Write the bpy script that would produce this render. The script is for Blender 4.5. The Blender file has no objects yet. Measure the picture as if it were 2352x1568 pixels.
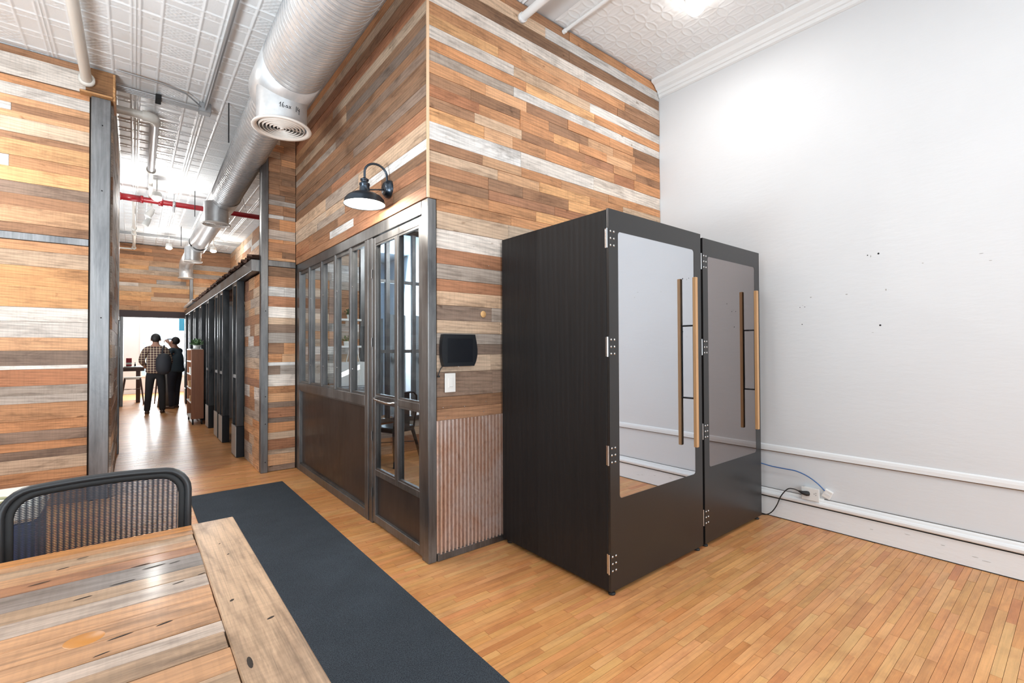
import bpy, math, random
from mathutils import Vector, Matrix, noise as mnoise
from math import sin, cos, pi, radians

C = bpy.context.scene
COL = C.collection
random.seed(7)

# ------------------------------------------------------------------ camera
cam_d = bpy.data.cameras.new('camera'); cam = bpy.data.objects.new('camera', cam_d); COL.objects.link(cam)
F_PX = 1073.5
cam_d.sensor_width = 36.0; cam_d.lens = 36.0 * F_PX / 2352.0
cam_d.clip_start = 0.05; cam_d.clip_end = 200
yaw, pitch, roll = radians(38.979), radians(0.783), radians(-0.246)
f_ = Vector((sin(yaw)*cos(pitch), cos(yaw)*cos(pitch), sin(pitch)))
r0 = Vector((cos(yaw), -sin(yaw), 0)); u0 = r0.cross(f_)
r_ = cos(roll)*r0 + sin(roll)*u0; u_ = -sin(roll)*r0 + cos(roll)*u0
M = Matrix((r_, u_, -f_)).transposed().to_4x4(); M.translation = (0, 0, 1.40)
cam.matrix_world = M
C.camera = cam

# ------------------------------------------------------------------ colour management, light
vs = C.view_settings
C.display_settings.display_device = 'sRGB'
vs.view_transform = 'Standard'; vs.look = 'None'; vs.gamma = 1.0; vs.use_curve_mapping = False
vs.exposure = 0.13
cy = C.cycles
cy.max_bounces = 10; cy.diffuse_bounces = 5; cy.glossy_bounces = 5; cy.transmission_bounces = 6
cy.transparent_max_bounces = 16; cy.caustics_reflective = False; cy.caustics_refractive = False
cy.sample_clamp_indirect = 6.0

W = bpy.data.worlds.new('world'); C.world = W; W.use_nodes = True
bg = W.node_tree.nodes['Background']; bg.inputs[0].default_value = (0.82, 0.92, 1.0, 1); bg.inputs[1].default_value = 2.0

def area_light(name, loc, target, sx, sy, power, col=(1, 1, 1)):
    d = bpy.data.lights.new(name, 'AREA'); d.shape = 'RECTANGLE'; d.size = sx; d.size_y = sy
    d.energy = power; d.color = col
    o = bpy.data.objects.new(name, d); COL.objects.link(o); o.location = loc
    o.rotation_euler = (Vector(target) - Vector(loc)).to_track_quat('-Z', 'Y').to_euler()
    return o
def point_light(name, loc, power, r=0.05, col=(1, .96, .91)):
    d = bpy.data.lights.new(name, 'POINT'); d.energy = power; d.shadow_soft_size = r; d.color = col
    o = bpy.data.objects.new(name, d); COL.objects.link(o); o.location = loc
    return o
# daylight through the big shop windows in the rear wall (behind the camera) and the far window, plus added fill lights
area_light('shopfront_daylight', (0.2, -4.3, 1.8), (0.2, 5, 1.5), 7.2, 2.6, 155, (0.80, 0.91, 1.0))
area_light('side_fill_light', (-5.6, 1.4, 2.2), (3, 2.2, 2.0), 5.0, 3.0, 110, (0.82, 0.92, 1.0))  # added fill from the left; that wall has no window
area_light('ceiling_fill_light', (-1.5, 1.9, 1.5), (-0.9, 2.6, 4.0), 0.9, 0.9, 150, (0.85, 0.94, 1.0))  # added uplight brightening the left ceiling, not a flash in the room
area_light('corridor_fill_light', (-1.5, 10.5, 1.2), (-0.3, 10.8, 4.0), 1.2, 2.6, 120, (0.90, 0.96, 1.0))  # added uplight brightening the corridor ceiling
area_light('far_window_daylight', (0.75, 18.7, 1.9), (0.5, 10, 1.0), 1.3, 2.2, 270, (0.90, 0.96, 1.0))
area_light('street_fill_light', (1.0, 20.5, 6.5), (1.2, 26, 1.5), 3.0, 3.0, 800, (0.95, 0.98, 1.0))  # lamp added outdoors to whiten the building behind the far window
area_light('annex_fill_light', (3.2, 8.6, 2.2), (3.0, 5.0, 1.4), 1.6, 2.0, 210, (0.72, 0.86, 1.0))  # lamp added in the annex, standing in for daylight behind the office window

# ------------------------------------------------------------------ helpers
def lin(c):
    return tuple((x/12.92 if x <= .04045 else ((x+.055)/1.055)**2.4) for x in c)
def rgb(r, g, b): return lin((r/255, g/255, b/255))

ORG = {}
class MB:
    """collects shapes and links them as one mesh object"""
    def __init__(s): s.v = []; s.f = []; s.sm = []; s.c = []; s.cur = (1, 1, 1)
    def add(s, vs_, fs_, smooth=False):
        o = len(s.v); s.v += [tuple(p) for p in vs_]
        for f in fs_:
            s.f.append(tuple(o+i for i in f)); s.sm.append(smooth); s.c.append(s.cur)
        return s
    def box(s, x0, x1, y0, y1, z0, z1):
        return s.add([(x0,y0,z0),(x1,y0,z0),(x1,y1,z0),(x0,y1,z0),(x0,y0,z1),(x1,y0,z1),(x1,y1,z1),(x0,y1,z1)],
                     [(0,3,2,1),(4,5,6,7),(0,1,5,4),(1,2,6,5),(2,3,7,6),(3,0,4,7)])
    def bbox(s, x0, x1, y0, y1, z0, z1, b=.004):
        """box with chamfered edges"""
        X = (x0, x1); Y = (y0, y1); Z = (z0, z1); vs_ = []; idx = {}
        for i in (0, 1):
            for j in (0, 1):
                for k in (0, 1):
                    sx, sy, sz = (b if i == 0 else -b), (b if j == 0 else -b), (b if k == 0 else -b)
                    idx[i,j,k,0] = len(vs_); vs_.append((X[i], Y[j]+sy, Z[k]+sz))
                    idx[i,j,k,1] = len(vs_); vs_.append((X[i]+sx, Y[j], Z[k]+sz))
                    idx[i,j,k,2] = len(vs_); vs_.append((X[i]+sx, Y[j]+sy, Z[k]))
        fs = []
        def q(*ks): fs.append(tuple(idx[k] for k in ks))
        for i in (0, 1):
            a = [(i,0,0,0),(i,1,0,0),(i,1,1,0),(i,0,1,0)]; fs.append(tuple(idx[k] for k in (a if i else a[::-1])))
            a = [(0,i,0,1),(0,i,1,1),(1,i,1,1),(1,i,0,1)]; fs.append(tuple(idx[k] for k in (a if i else a[::-1])))
            a = [(0,0,i,2),(1,0,i,2),(1,1,i,2),(0,1,i,2)]; fs.append(tuple(idx[k] for k in (a if i else a[::-1])))
        for i in (0, 1):
            for j in (0, 1):
                q((i,j,0,0),(i,j,1,0),(i,j,1,1),(i,j,0,1))
                q((i,0,j,0),(i,1,j,0),(i,1,j,2),(i,0,j,2))
                q((0,i,j,1),(1,i,j,1),(1,i,j,2),(0,i,j,2))
                for k in (0, 1): pass
        for i in (0, 1):
            for j in (0, 1):
                for k in (0, 1): q((i,j,k,0),(i,j,k,1),(i,j,k,2))
        return s.add(vs_, fs)
    def tube(s, path, r, n=10, smooth=True, cap=True):
        P_ = [Vector(p) for p in path]; m = len(P_); rr = r if isinstance(r, (list, tuple)) else [r]*m
        vs_ = []; prev = None
        for i in range(m):
            t = (P_[min(i+1, m-1)] - P_[max(i-1, 0)]).normalized()
            if prev is None:
                a = Vector((0,0,1)) if abs(t.z) < .9 else Vector((1,0,0)); nx = t.cross(a).normalized()
            else:
                nx = prev - t*prev.dot(t); nx = nx.normalized()
            prev = nx; ny = t.cross(nx)
            for k in range(n):
                a = 2*pi*k/n; vs_.append(P_[i] + (nx*cos(a) + ny*sin(a))*rr[i])
        fs = [(i*n+k, i*n+(k+1) % n, (i+1)*n+(k+1) % n, (i+1)*n+k) for i in range(m-1) for k in range(n)]
        s.add(vs_, fs, smooth)
        if cap: s.add(vs_[:n], [tuple(range(n))[::-1]]); s.add(vs_[-n:], [tuple(range(n))])
        return s
    def lathe(s, prof, c=(0,0,0), n=24, axis='z', smooth=True):
        vs_ = []; m = len(prof)
        for (r, h) in prof:
            for k in range(n):
                a = 2*pi*k/n; p = (r*cos(a), r*sin(a), h)
                if axis == 'y': p = (p[0], h, -p[1])
                if axis == 'x': p = (h, p[0], p[1])
                vs_.append((c[0]+p[0], c[1]+p[1], c[2]+p[2]))
        fs = [(i*n+k, i*n+(k+1) % n, (i+1)*n+(k+1) % n, (i+1)*n+k) for i in range(m-1) for k in range(n)]
        return s.add(vs_, fs, smooth)
    def prism(s, poly, h0, h1, axis='z'):
        def P3(a, b, h):
            return {'z': (a, b, h), 'y': (a, h, b), 'x': (h, a, b)}[axis]
        n = len(poly)
        vs_ = [P3(a, b, h0) for a, b in poly] + [P3(a, b, h1) for a, b in poly]
        fs = [(i, (i+1) % n, n+(i+1) % n, n+i) for i in range(n)] + [tuple(range(n))[::-1], tuple(range(n, 2*n))]
        return s.add(vs_, fs)
    def xform(s, M_):
        s.v = [tuple(M_ @ Vector(p)) for p in s.v]; return s
    def mesh(s, name, mat, off=(0,0,0), col=False):
        me = bpy.data.meshes.new(name)
        me.from_pydata([(a-off[0], b-off[1], c-off[2]) for a, b, c in s.v], [], s.f)
        me.polygons.foreach_set('use_smooth', s.sm)
        if col:
            ca = me.color_attributes.new('pc', 'FLOAT_COLOR', 'CORNER'); buf = []
            for p, c in zip(me.polygons, s.c): buf += [c[0], c[1], c[2], 1.0]*p.loop_total
            ca.data.foreach_set('color', buf)
        if mat: me.materials.append(mat)
        me.update(); return me
def link(name, me, parent=None):
    o = bpy.data.objects.new(name, me); COL.objects.link(o)
    if parent: o.parent = parent
    return o
def obj(name, mb, mat, parent=None, col=False, label=None, fix=True):
    off = ORG.get(parent.name if parent else None, (0,0,0))
    me = mb.mesh(name, mat, off, col)
    o = link(name, me, parent); ORG[o.name] = off
    if label: o['label'] = label
    if fix: fixn(me)
    return o
import bmesh
def fixn(me):
    bm = bmesh.new(); bm.from_mesh(me); bmesh.ops.recalc_face_normals(bm, faces=bm.faces); bm.to_mesh(me); bm.free()
def struct(name, mb, mat, parent=None, col=False):
    o = obj(name, mb, mat, parent, col)
    if not parent: o['kind'] = 'structure'
    return o
def tag(o, label, cat, group=None):
    o['label'] = label; o['category'] = cat
    if group: o['group'] = group
    return o
def thing(name, label, cat, loc=(0,0,0), group=None):
    o = bpy.data.objects.new(name, None); COL.objects.link(o); o.location = loc; o.empty_display_size = .1
    ORG[o.name] = tuple(loc); return tag(o, label, cat, group)
def copy_thing(t, loc, label, group=None):
    def cp(o, par):
        c = o.copy(); COL.objects.link(c)
        if par: c.parent = par
        for ch in list(o.children): cp(ch, c)
        return c
    r = cp(t, None); r.location = loc; r['label'] = label
    if group: r['group'] = group
    ORG[r.name] = tuple(loc)
    return r

# ------------------------------------------------------------------ materials
def mat(name, col=(.5,.5,.5), rough=.5, metal=0.0, spec=.5, emit=None, estr=1.0, coat=0.0):
    m = bpy.data.materials.new(name); m.use_nodes = True
    b = m.node_tree.nodes['Principled BSDF']
    b.inputs['Base Color'].default_value = (*col, 1); b.inputs['Roughness'].default_value = rough
    b.inputs['Metallic'].default_value = metal; b.inputs['Specular IOR Level'].default_value = spec
    b.inputs['Coat Weight'].default_value = coat; b.inputs['Coat Roughness'].default_value = .15
    if emit: b.inputs['Emission Color'].default_value = (*emit, 1); b.inputs['Emission Strength'].default_value = estr
    return m
class N:
    def __init__(s, m): s.t = m.node_tree; s.n = s.t.nodes; s.b = s.n['Principled BSDF']
    def new(s, ty, **kw):
        x = s.n.new(ty)
        for k, v in kw.items():
            if k.startswith('i_'):
                key = k[2:]; key = int(key) if key.isdigit() else key.replace('_', ' ')
                x.inputs[key].default_value = v
            else: setattr(x, k, v)
        return x
    def l(s, a, b): s.t.links.new(a, b)
    def pos(s, scale, extra=None, obj_=False):
        g = s.new('ShaderNodeTexCoord').outputs['Object'] if obj_ else s.new('ShaderNodeNewGeometry').outputs['Position']
        mp = s.new('ShaderNodeMapping'); mp.inputs['Scale'].default_value = scale
        if extra:
            ad = s.new('ShaderNodeVectorMath', operation='ADD'); s.l(g, ad.inputs[0]); s.l(extra, ad.inputs[1]); g = ad.outputs[0]
        s.l(g, mp.inputs['Vector']); return mp.outputs['Vector']
    def noise(s, vec, scale=1, detail=4, rough=.6, dist=0):
        x = s.new('ShaderNodeTexNoise'); x.inputs['Scale'].default_value = scale; x.inputs['Detail'].default_value = detail
        x.inputs['Roughness'].default_value = rough; x.inputs['Distortion'].default_value = dist
        if vec: s.l(vec, x.inputs['Vector'])
        return x.outputs['Fac']
    def ramp(s, fac, stops):
        x = s.new('ShaderNodeValToRGB'); e = x.color_ramp.elements
        while len(e) < len(stops): e.new(.5)
        for k, (p, c) in enumerate(stops):
            e[k].position = p; e[k].color = (*c, 1) if len(c) == 3 else c
        s.l(fac, x.inputs[0]); return x.outputs[0]
    def mix(s, a, b, fac=.5, mode='MIX'):
        x = s.new('ShaderNodeMix', data_type='RGBA', blend_type=mode)
        for v, i in ((fac, 0), (a, 6), (b, 7)):
            if hasattr(v, 'is_linked'): s.l(v, x.inputs[i])
            else: x.inputs[i].default_value = v if i == 0 else (*v, 1)
        return x.outputs[2]
    def bump(s, h, strength=.3, dist=.01):
        x = s.new('ShaderNodeBump'); x.inputs['Strength'].default_value = strength; x.inputs['Distance'].default_value = dist
        s.l(h, x.inputs['Height']); s.l(x.outputs[0], s.b.inputs['Normal']); return x
    def base(s, c): s.l(c, s.b.inputs['Base Color'])
    def roughness(s, c): s.l(c, s.b.inputs['Roughness'])
G1 = (1,1,1)
def gray(v): return (v, v, v)

def plank_mat(name, axis, contrast=1.0, rough=.62, fine=1.0, saw=.13, coat=0.0, spot=1.0):
    """board surface: colour per board from the mesh, grain along the board"""
    m = mat(name, rough=rough, spec=.35, coat=coat); n = N(m)
    at = n.new('ShaderNodeVertexColor', layer_name='pc').outputs['Color']
    sc = n.new('ShaderNodeVectorMath', operation='SCALE'); n.l(at, sc.inputs[0]); sc.inputs['Scale'].default_value = 60
    ex = sc.outputs[0]
    S = {'x': (3.0, 130, 130), 'y': (130, 3.0, 130)}[axis]
    S2 = {'x': (95, 5, 5), 'y': (5, 95, 5)}[axis]
    S3 = {'x': (2.6, 9, 9), 'y': (9, 2.6, 9)}[axis]
    g = n.noise(n.pos(tuple(x*fine for x in S), ex), 1, 8, .72, .8)
    b = n.noise(n.pos(S3, ex), 1.0, 6, .68, .5)
    w = n.noise(n.pos(S2, ex), 1, 2, .5)
    k = contrast
    c = n.mix(at, n.ramp(g, [(.30, gray(1-.42*k)), (.52, gray(1-.02*k)), (.72, gray(1+.13*k))]), 1.0, 'MULTIPLY')
    c = n.mix(c, n.ramp(b, [(.30, (1-.50*k, 1-.53*k, 1-.55*k)), (.50, gray(1.0)), (.70, gray(1+.14*k))]), 1.0, 'MULTIPLY')
    c = n.mix(c, n.ramp(w, [(.38, gray(1-saw*k)), (.56, gray(1.0))]), 1.0, 'MULTIPLY')
    wv = n.new('ShaderNodeTexWave', wave_type='BANDS', bands_direction='DIAGONAL'); wv.inputs['Scale'].default_value = 9 if axis else 9
    wv.inputs['Distortion'].default_value = 7; wv.inputs['Detail'].default_value = 4; wv.inputs['Detail Scale'].default_value = .7; wv.inputs['Detail Roughness'].default_value = .62
    n.l(n.pos({'x': (.16, 1.6, 2.6), 'y': (1.6, .16, 2.6)}[axis], ex), wv.inputs['Vector'])
    c = n.mix(c, n.ramp(wv.outputs['Fac'], [(.05, gray(1-.17*k)), (.30, gray(1-.02*k)), (.9, gray(1+.04*k))]), 1.0, 'MULTIPLY')
    sp = n.noise(n.pos((8, 8, 14), ex), 1.0, 2, .5)
    c = n.mix(c, n.ramp(sp, [(.71, (1,1,1)), (.78, (1-.55*spot, 1-.62*spot, 1-.68*spot))]), 1.0, 'MULTIPLY')
    n.base(c); n.bump(g, .22*k, .003)
    return m
M_px = plank_mat('reclaimed_boards_x', 'x', .88, saw=.08)
M_py = plank_mat('reclaimed_boards_y', 'y', .92, saw=.08)
M_floor = plank_mat('maple_strip_floor', 'x', contrast=.40, rough=.30, fine=1.2, saw=.06, spot=.3)
n = N(M_floor)          # worn, greyed traffic patches across the boards
old = n.b.inputs['Base Color'].links[0].from_socket
w1_ = n.noise(n.pos((1.1, 1.7, 1)), 1, 5, .62); w2_ = n.noise(n.pos((5, 8, 1)), 1, 4, .6)
c = n.mix(old, n.ramp(w1_, [(.32, (.88, .80, .74)), (.55, (1, 1, 1)), (.75, (1.06, 1.06, 1.06))]), 1.0, 'MULTIPLY')
n.base(n.mix(c, n.ramp(w2_, [(.30, (.86, .80, .78)), (.48, (1, 1, 1))]), 1.0, 'MULTIPLY'))
M_table = plank_mat('table_boards_x', 'x', contrast=.95, rough=.40, saw=.08, coat=.25)
M_tabley = plank_mat('table_boards_y', 'y', contrast=.95, rough=.40, saw=.08, coat=.25)

def wall_mat(name, col, bump=.12):
    m = mat(name, col, .6, spec=.3); n = N(m)
    a = n.noise(n.pos((1.1, 1.1, 1.1)), 1, 5, .6); b = n.noise(n.pos((9, 9, 30)), 1, 3, .6)
    c = n.mix(col, n.ramp(a, [(.35, gray(.965)), (.65, gray(1.0))]), 1.0, 'MULTIPLY')
    n.base(c); n.bump(b, bump, .01); return m
M_white = wall_mat('white_plaster', (.705, .722, .738))
M_trim = wall_mat('white_gloss_trim', (.82, .835, .84), .2); M_trim.node_tree.nodes['Principled BSDF'].inputs['Roughness'].default_value = .35
m = M_tin = mat('painted_pressed_tin', (.81, .83, .84), .32, spec=.6); n = N(m)
n.bump(n.noise(n.pos((60, 60, 60)), 1, 3, .6), .25, .004)
n.base(n.mix((.82,.84,.85), (.71,.69,.65), n.ramp(n.noise(n.pos((2.2,2.2,2.2)), 1, 5, .6), [(.56, gray(0)), (.74, gray(.7))])))

def steel_mat(name, c0, c1, rough=.38, metal=.85):
    m = mat(name, c0, rough, metal); n = N(m)
    a = n.noise(n.pos((5, 5, 1.6)), 1, 6, .65, .6); b = n.noise(n.pos((70, 70, 3)), 1, 3, .6)
    c = n.mix(c0, c1, n.ramp(a, [(.36, gray(0)), (.66, gray(1))]))
    n.base(n.mix(c, n.ramp(b, [(.3, gray(.8)), (.7, gray(1.1))]), 1.0, 'MULTIPLY'))
    n.roughness(n.ramp(a, [(.3, gray(rough-.08)), (.7, gray(rough+.14))])); return m
M_steel = steel_mat('raw_dark_steel', (.135, .132, .132), (.25, .246, .242))
M_steel_d = steel_mat('dark_frame_steel', (.055, .055, .057), (.10, .10, .10), .32)
M_post = steel_mat('mill_scale_steel', (.17, .17, .173), (.30, .30, .303), .42)
M_panel = steel_mat('bronzed_steel_sheet', (.050, .038, .034), (.082, .060, .050), .36, .55)
M_black = mat('black_metal', (.012, .013, .016), .35, .3)
M_gun = mat('gunmetal', (.05, .065, .085), .3, .75)
M_chrome = mat('bright_steel', (.62, .62, .62), .22, 1.0)
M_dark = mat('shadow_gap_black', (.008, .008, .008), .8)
M_backing = mat('dark_backing_board', (.035, .024, .018), .9)

m = M_duct = mat('galvanised_duct', (.6, .6, .6), .36, .55); n = N(m)
a = n.noise(n.pos((9, 3, 9)), 1, 5, .6)
n.base(n.mix((.56,.565,.57), (.70,.70,.70), n.ramp(a, [(.35, gray(0)), (.65, gray(1))])))
M_seam = mat('duct_lock_seam', (.34, .34, .345), .4, .5)
M_grille = mat('cream_enamel_grille', (.74, .68, .62), .35)
M_pipe = mat('cream_painted_pipe', (.72, .69, .63), .35)
M_red = mat('red_painted_pipe', (.22, .007, .012), .35)
M_conduit = mat('grey_conduit', (.40, .41, .42), .35, .6)

m = M_booth = mat('black_stained_plywood', (.016, .015, .015), .45, spec=.22); n = N(m)
a = n.noise(n.pos((26, 26, 1.1)), 1, 5, .6, 1.2); w = n.new('ShaderNodeTexWave', wave_type='BANDS', bands_direction='Y')
w.inputs['Scale'].default_value = 7; w.inputs['Distortion'].default_value = 9; w.inputs['Detail'].default_value = 3; w.inputs['Detail Scale'].default_value = .35
n.l(n.pos((1, 1, .14)), w.inputs['Vector'])
h = n.mix(a, w.outputs['Fac'], .6)
n.base(n.mix((.011, .010, .010), (.021, .019, .019), a)); n.bump(h, .40, .003)
M_bfront = mat('black_door_laminate', (.014, .013, .013), .30, spec=.6)
M_bin = mat('charcoal_felt', (.03, .03, .032), .95)

def mirror_glass(name, tint, body, fac, rough):
    """coated glass: mostly mirror, the rest lets the dark cabin show"""
    m = bpy.data.materials.new(name); m.use_nodes = True; t = m.node_tree; nd = t.nodes; nd.clear()
    out = nd.new('ShaderNodeOutputMaterial'); mx = nd.new('ShaderNodeMixShader'); mx.inputs[0].default_value = fac
    tr = nd.new('ShaderNodeBsdfTransparent'); tr.inputs[0].default_value = (*body, 1)
    gl = nd.new('ShaderNodeBsdfGlossy'); gl.inputs['Color'].default_value = (*tint, 1); gl.inputs['Roughness'].default_value = rough
    t.links.new(tr.outputs[0], mx.inputs[1]); t.links.new(gl.outputs[0], mx.inputs[2]); t.links.new(mx.outputs[0], out.inputs[0]); return m
M_glassA = mirror_glass('silvered_cool_glass', (.80, .83, .88), (.3, .3, .3), .86, .02)
M_glassB = mirror_glass('bronzed_warm_glass', (.43, .39, .385), (.25, .22, .2), .86, .015)
def clear_glass(name, tint, boost=1.5):
    m = bpy.data.materials.new(name); m.use_nodes = True; t = m.node_tree; nd = t.nodes; nd.clear()
    out = nd.new('ShaderNodeOutputMaterial'); mx = nd.new('ShaderNodeMixShader')
    fr = nd.new('ShaderNodeFresnel'); fr.inputs[0].default_value = boost
    tr = nd.new('ShaderNodeBsdfTransparent'); tr.inputs[0].default_value = (*tint, 1)
    gl = nd.new('ShaderNodeBsdfGlossy'); gl.inputs['Roughness'].default_value = 0.0
    ge = nd.new('ShaderNodeNewGeometry'); mm = nd.new('ShaderNodeMath'); mm.operation = 'SUBTRACT'; mm.inputs[0].default_value = 1
    t.links.new(ge.outputs['Backfacing'], mm.inputs[1]); m2 = nd.new('ShaderNodeMath'); m2.operation = 'MULTIPLY'
    t.links.new(fr.outputs[0], m2.inputs[0]); t.links.new(mm.outputs[0], m2.inputs[1])
    t.links.new(m2.outputs[0], mx.inputs[0]); t.links.new(tr.outputs[0], mx.inputs[1]); t.links.new(gl.outputs[0], mx.inputs[2])
    t.links.new(mx.outputs[0], out.inputs[0]); return m
M_glass = clear_glass('window_glass', (.93, .96, .97), 1.65)
M_oak = mat('oiled_oak', (.56, .33, .16), .42); n = N(M_oak)
n.base(n.mix((.62,.37,.18), (.42,.22,.09), n.noise(n.pos((60, 60, 3)), 1, 4, .6)))
M_plastic = mat('white_plastic', (.80, .79, .76), .4)
M_rub = mat('black_rubber', (.012, .012, .012), .6)
m = M_rug = mat('charcoal_ribbed_carpet', (.028, .034, .042), .95, spec=.1); n = N(m)
a = n.noise(n.pos((210, 210, 210)), 1, 3, .75); b = n.noise(n.pos((5, 5, 5)), 1, 4, .6)
c = n.mix(n.ramp(a, [(.32, (.016,.020,.026)), (.68, (.080,.095,.112))]), n.ramp(b, [(.3, gray(.93)), (.7, gray(1.07))]), 1.0, 'MULTIPLY')
n.base(c); n.bump(a, .7, .004)
m = M_corr = mat('rusted_corrugated_sheet', (.4, .3, .25), .40, .62); n = N(m)
a = n.noise(n.pos((3, 3, 2.2)), 1, 6, .65, .8); b = n.noise(n.pos((60, 60, 25)), 1, 4, .6)
c = n.mix((.76, .63, .57), (.70, .48, .36), n.ramp(a, [(.40, gray(0)), (.60, gray(1))]))
n.base(n.mix(c, n.ramp(b, [(.3, (.80,.72,.68)), (.5, gray(1.03))]), 1.0, 'MULTIPLY'))
M_em = mat('lamp_glow', (1, 1, 1), .5, emit=(1, .97, .92), estr=14)
M_emw = mat('lamp_glow_soft', (1, 1, 1), .5, emit=(1, .98, .95), estr=7)
M_enamel = mat('white_enamel', (.85, .84, .80), .3)
M_cloth_w = mat('pale_curtain', (.60, .60, .62), .9)
M_bluecab = mat('navy_enamel', (.03, .05, .14), .5)
M_cush = mat('off_white_vinyl', (.78, .78, .72), .5)
M_olive = mat('olive_piping', (.36, .35, .2), .6)
M_blue_cable = mat('blue_cable', (.03, .13, .36), .45)
M_grey = mat('mid_grey_paint', (.30, .31, .33), .6)
M_plinth_lit = mat('plinth_lit_tone', (.52, .50, .47), .5)
M_leaf = mat('green_leaf', (.05, .12, .035), .5)
M_soil = mat('potting_soil', (.03, .02, .015), .9)
M_terra = mat('white_ceramic', (.7, .69, .66), .4)

# board colours (real surface colours of weathered boards)
PC = {'o': rgb(194,134,86), 'O': rgb(222,164,106), 'p': rgb(216,206,196), 'w': rgb(232,224,216), 'm': rgb(150,104,72), 'd': rgb(106,72,50),
      'g': rgb(170,160,150), 'k': rgb(108,98,92), 't': rgb(200,174,148), 'r': rgb(158,98,64), 'a': rgb(207,157,114)}
_mid = rgb(202,158,122)
_b = {'p': .04, 'w': .0, 'g': .12, 't': .15, 'k': .25, 'd': .30}
PC = {k: tuple(1.06*(v*(1-_b.get(k, .25)) + q*_b.get(k, .25)) for v, q in zip(c, _mid)) for k, c in PC.items()}
def desat(c, f):
    g = .3*c[0]+.59*c[1]+.11*c[2]; return tuple(v*(1-f)+g*f for v in c)
PC = {k: desat(c, .03) for k, c in PC.items()}
def jig(c, a=.12):
    k = 1 + random.uniform(-a, a); h = random.uniform(-.04, .04)
    return (min(1, c[0]*k*(1+h)), min(1, c[1]*k), min(1, c[2]*k*(1-h)))

# ------------------------------------------------------------------ setting: slabs and walls
H_C = 4.05                 # ceiling height
XR = 4.13                  # right wall
XA = 1.50                  # glazed office wall
YB = 2.73                  # boarded wall behind the booths
YS = 5.90                  # left boarded wall and the short wall beside the office
floor = struct('floor', MB().box(-6.0, 4.30, -4.6, 22, -.12, -.006), M_backing)
ceiling = struct('ceiling', MB().box(-6.0, 4.30, -4.6, 19.2, H_C+.012, H_C+.14), M_white)
struct('wall_right', MB().box(XR, XR+.15, -4.6, 9.6, 0, H_C+.01), M_white)
b = MB().box(-6.0, -3.4, -4.6, -4.45, 0, H_C).box(3.9, 4.3, -4.6, -4.45, 0, H_C)
b.box(-3.4, 3.9, -4.6, -4.45, 0, .5).box(-3.4, 3.9, -4.6, -4.45, 3.7, H_C)
struct('wall_rear', b, M_white)
struct('wall_left', MB().box(-6.1, -6.0, -4.6, 22, 0, H_C), M_white)

# floor boards: 57 mm maple strips; the 300 that show largest are single boards, the rest one mesh
def px_area(x0, x1, y0, y1):
    p = Vector(((x0+x1)/2, (y0+y1)/2, 0)) - Vector((0, 0, 1.4)); z = p.dot(f_)
    if z < .3: return 0
    u, v = p.dot(r_)/z*F_PX, p.dot(u_)/z*F_PX
    if abs(u) > 1250 or abs(v) > 860: return 0
    return (x1-x0)*(y1-y0)*1.4/(p.length**3)
rng = random.Random(3)
boards = []
bw = .0385; y = -2.6
while y < 19.0:
    x = -1.6 - rng.random()*.6
    xe = XR - .012
    while x < xe:
        L = rng.uniform(.18, .62); x1 = min(xe, x+L)
        k = rng.random()
        c = (rgb(217,158,102) if k < .45 else rgb(211,150,94) if k < .80 else rgb(222,166,110) if k < .95 else rgb(200,136,86))
        c = tuple(v*rng.uniform(.95, 1.05) for v in c)
        if x1 - x > .02: boards.append((x, x1, y, y+bw, c, rng.uniform(-.0006, .0006)))
        x = x1
    y += bw
hidden = lambda B: (2.1 < B[0] and B[1] < 4.0 and B[2] > 1.75 and B[2] < 2.7) or (B[2] > 2.8 and B[0] > 1.55 and B[2] < 5.85 and False) or \
    (.42 < B[0] and B[1] < 1.22 and 1.3 < B[2] < 5.35) or (B[1] < .30 and B[2] < 2.1)
boards.sort(key=lambda B: -(0 if hidden(B) else px_area(*B[:4])))
def board_mb(mb, B):
    g = .0007; z = B[5]; mb.cur = B[4]
    x0, x1, y0, y1 = B[0]+g, B[1]-g, B[2]+g, B[3]-g
    mb.add([(x0,y0,-.008),(x1,y0,-.008),(x1,y1,-.008),(x0,y1,-.008),(x0,y0,z),(x1,y0,z),(x1,y1,z),(x0,y1,z)],
           [(4,5,6,7),(0,1,5,4),(1,2,6,5),(2,3,7,6),(3,0,4,7)])
for B in boards[:290]:
    mb = MB(); board_mb(mb, B); obj('floor_board', mb, M_floor, floor, col=True, fix=False)
mb = MB()
for B in boards[290:]: board_mb(mb, B)
o = obj('floor_boards_far', mb, M_floor, floor, col=True, fix=False); o['kind'] = 'stuff'

# reclaimed boards on a wall
def planks(parent, axis, plane, a0, a1, rows, face, name='plank', th=.018, seed=1, lmin=.45):
    """rows: (z_top, z_bottom, colour codes from the a0 end); face = -1/+1 the side the boards show"""
    R_ = random.Random(seed)
    for zt, zb, codes in rows:
        n = len(codes); cuts = [a0]
        for i in range(1, n):
            t = a0 + (a1-a0)*(i + R_.uniform(-.22, .22))/n; cuts.append(t)
        cuts.append(a1)
        for i, ch in enumerate(codes):
            s0, s1 = cuts[i], cuts[i+1]; d = th + R_.uniform(-.003, .003); g = .0006
            mb = MB(); c = PC[ch]; k = R_.uniform(.87, 1.1); h = R_.uniform(-.05, .05)
            mb.cur = (min(1, c[0]*k*(1+h)), min(1, c[1]*k), min(1, c[2]*k*(1-h)))
            p0, p1 = (plane, plane + face*d) if face > 0 else (plane + face*d, plane)
            if axis == 'x': mb.bbox(s0+g, s1-g, p0, p1, zb+g, zt-g, .0012)
            else: mb.bbox(p0, p1, s0+g, s1-g, zb+g, zt-g, .0012)
            obj(name, mb, M_px if axis == 'x' else M_py, parent, col=True)

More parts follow.
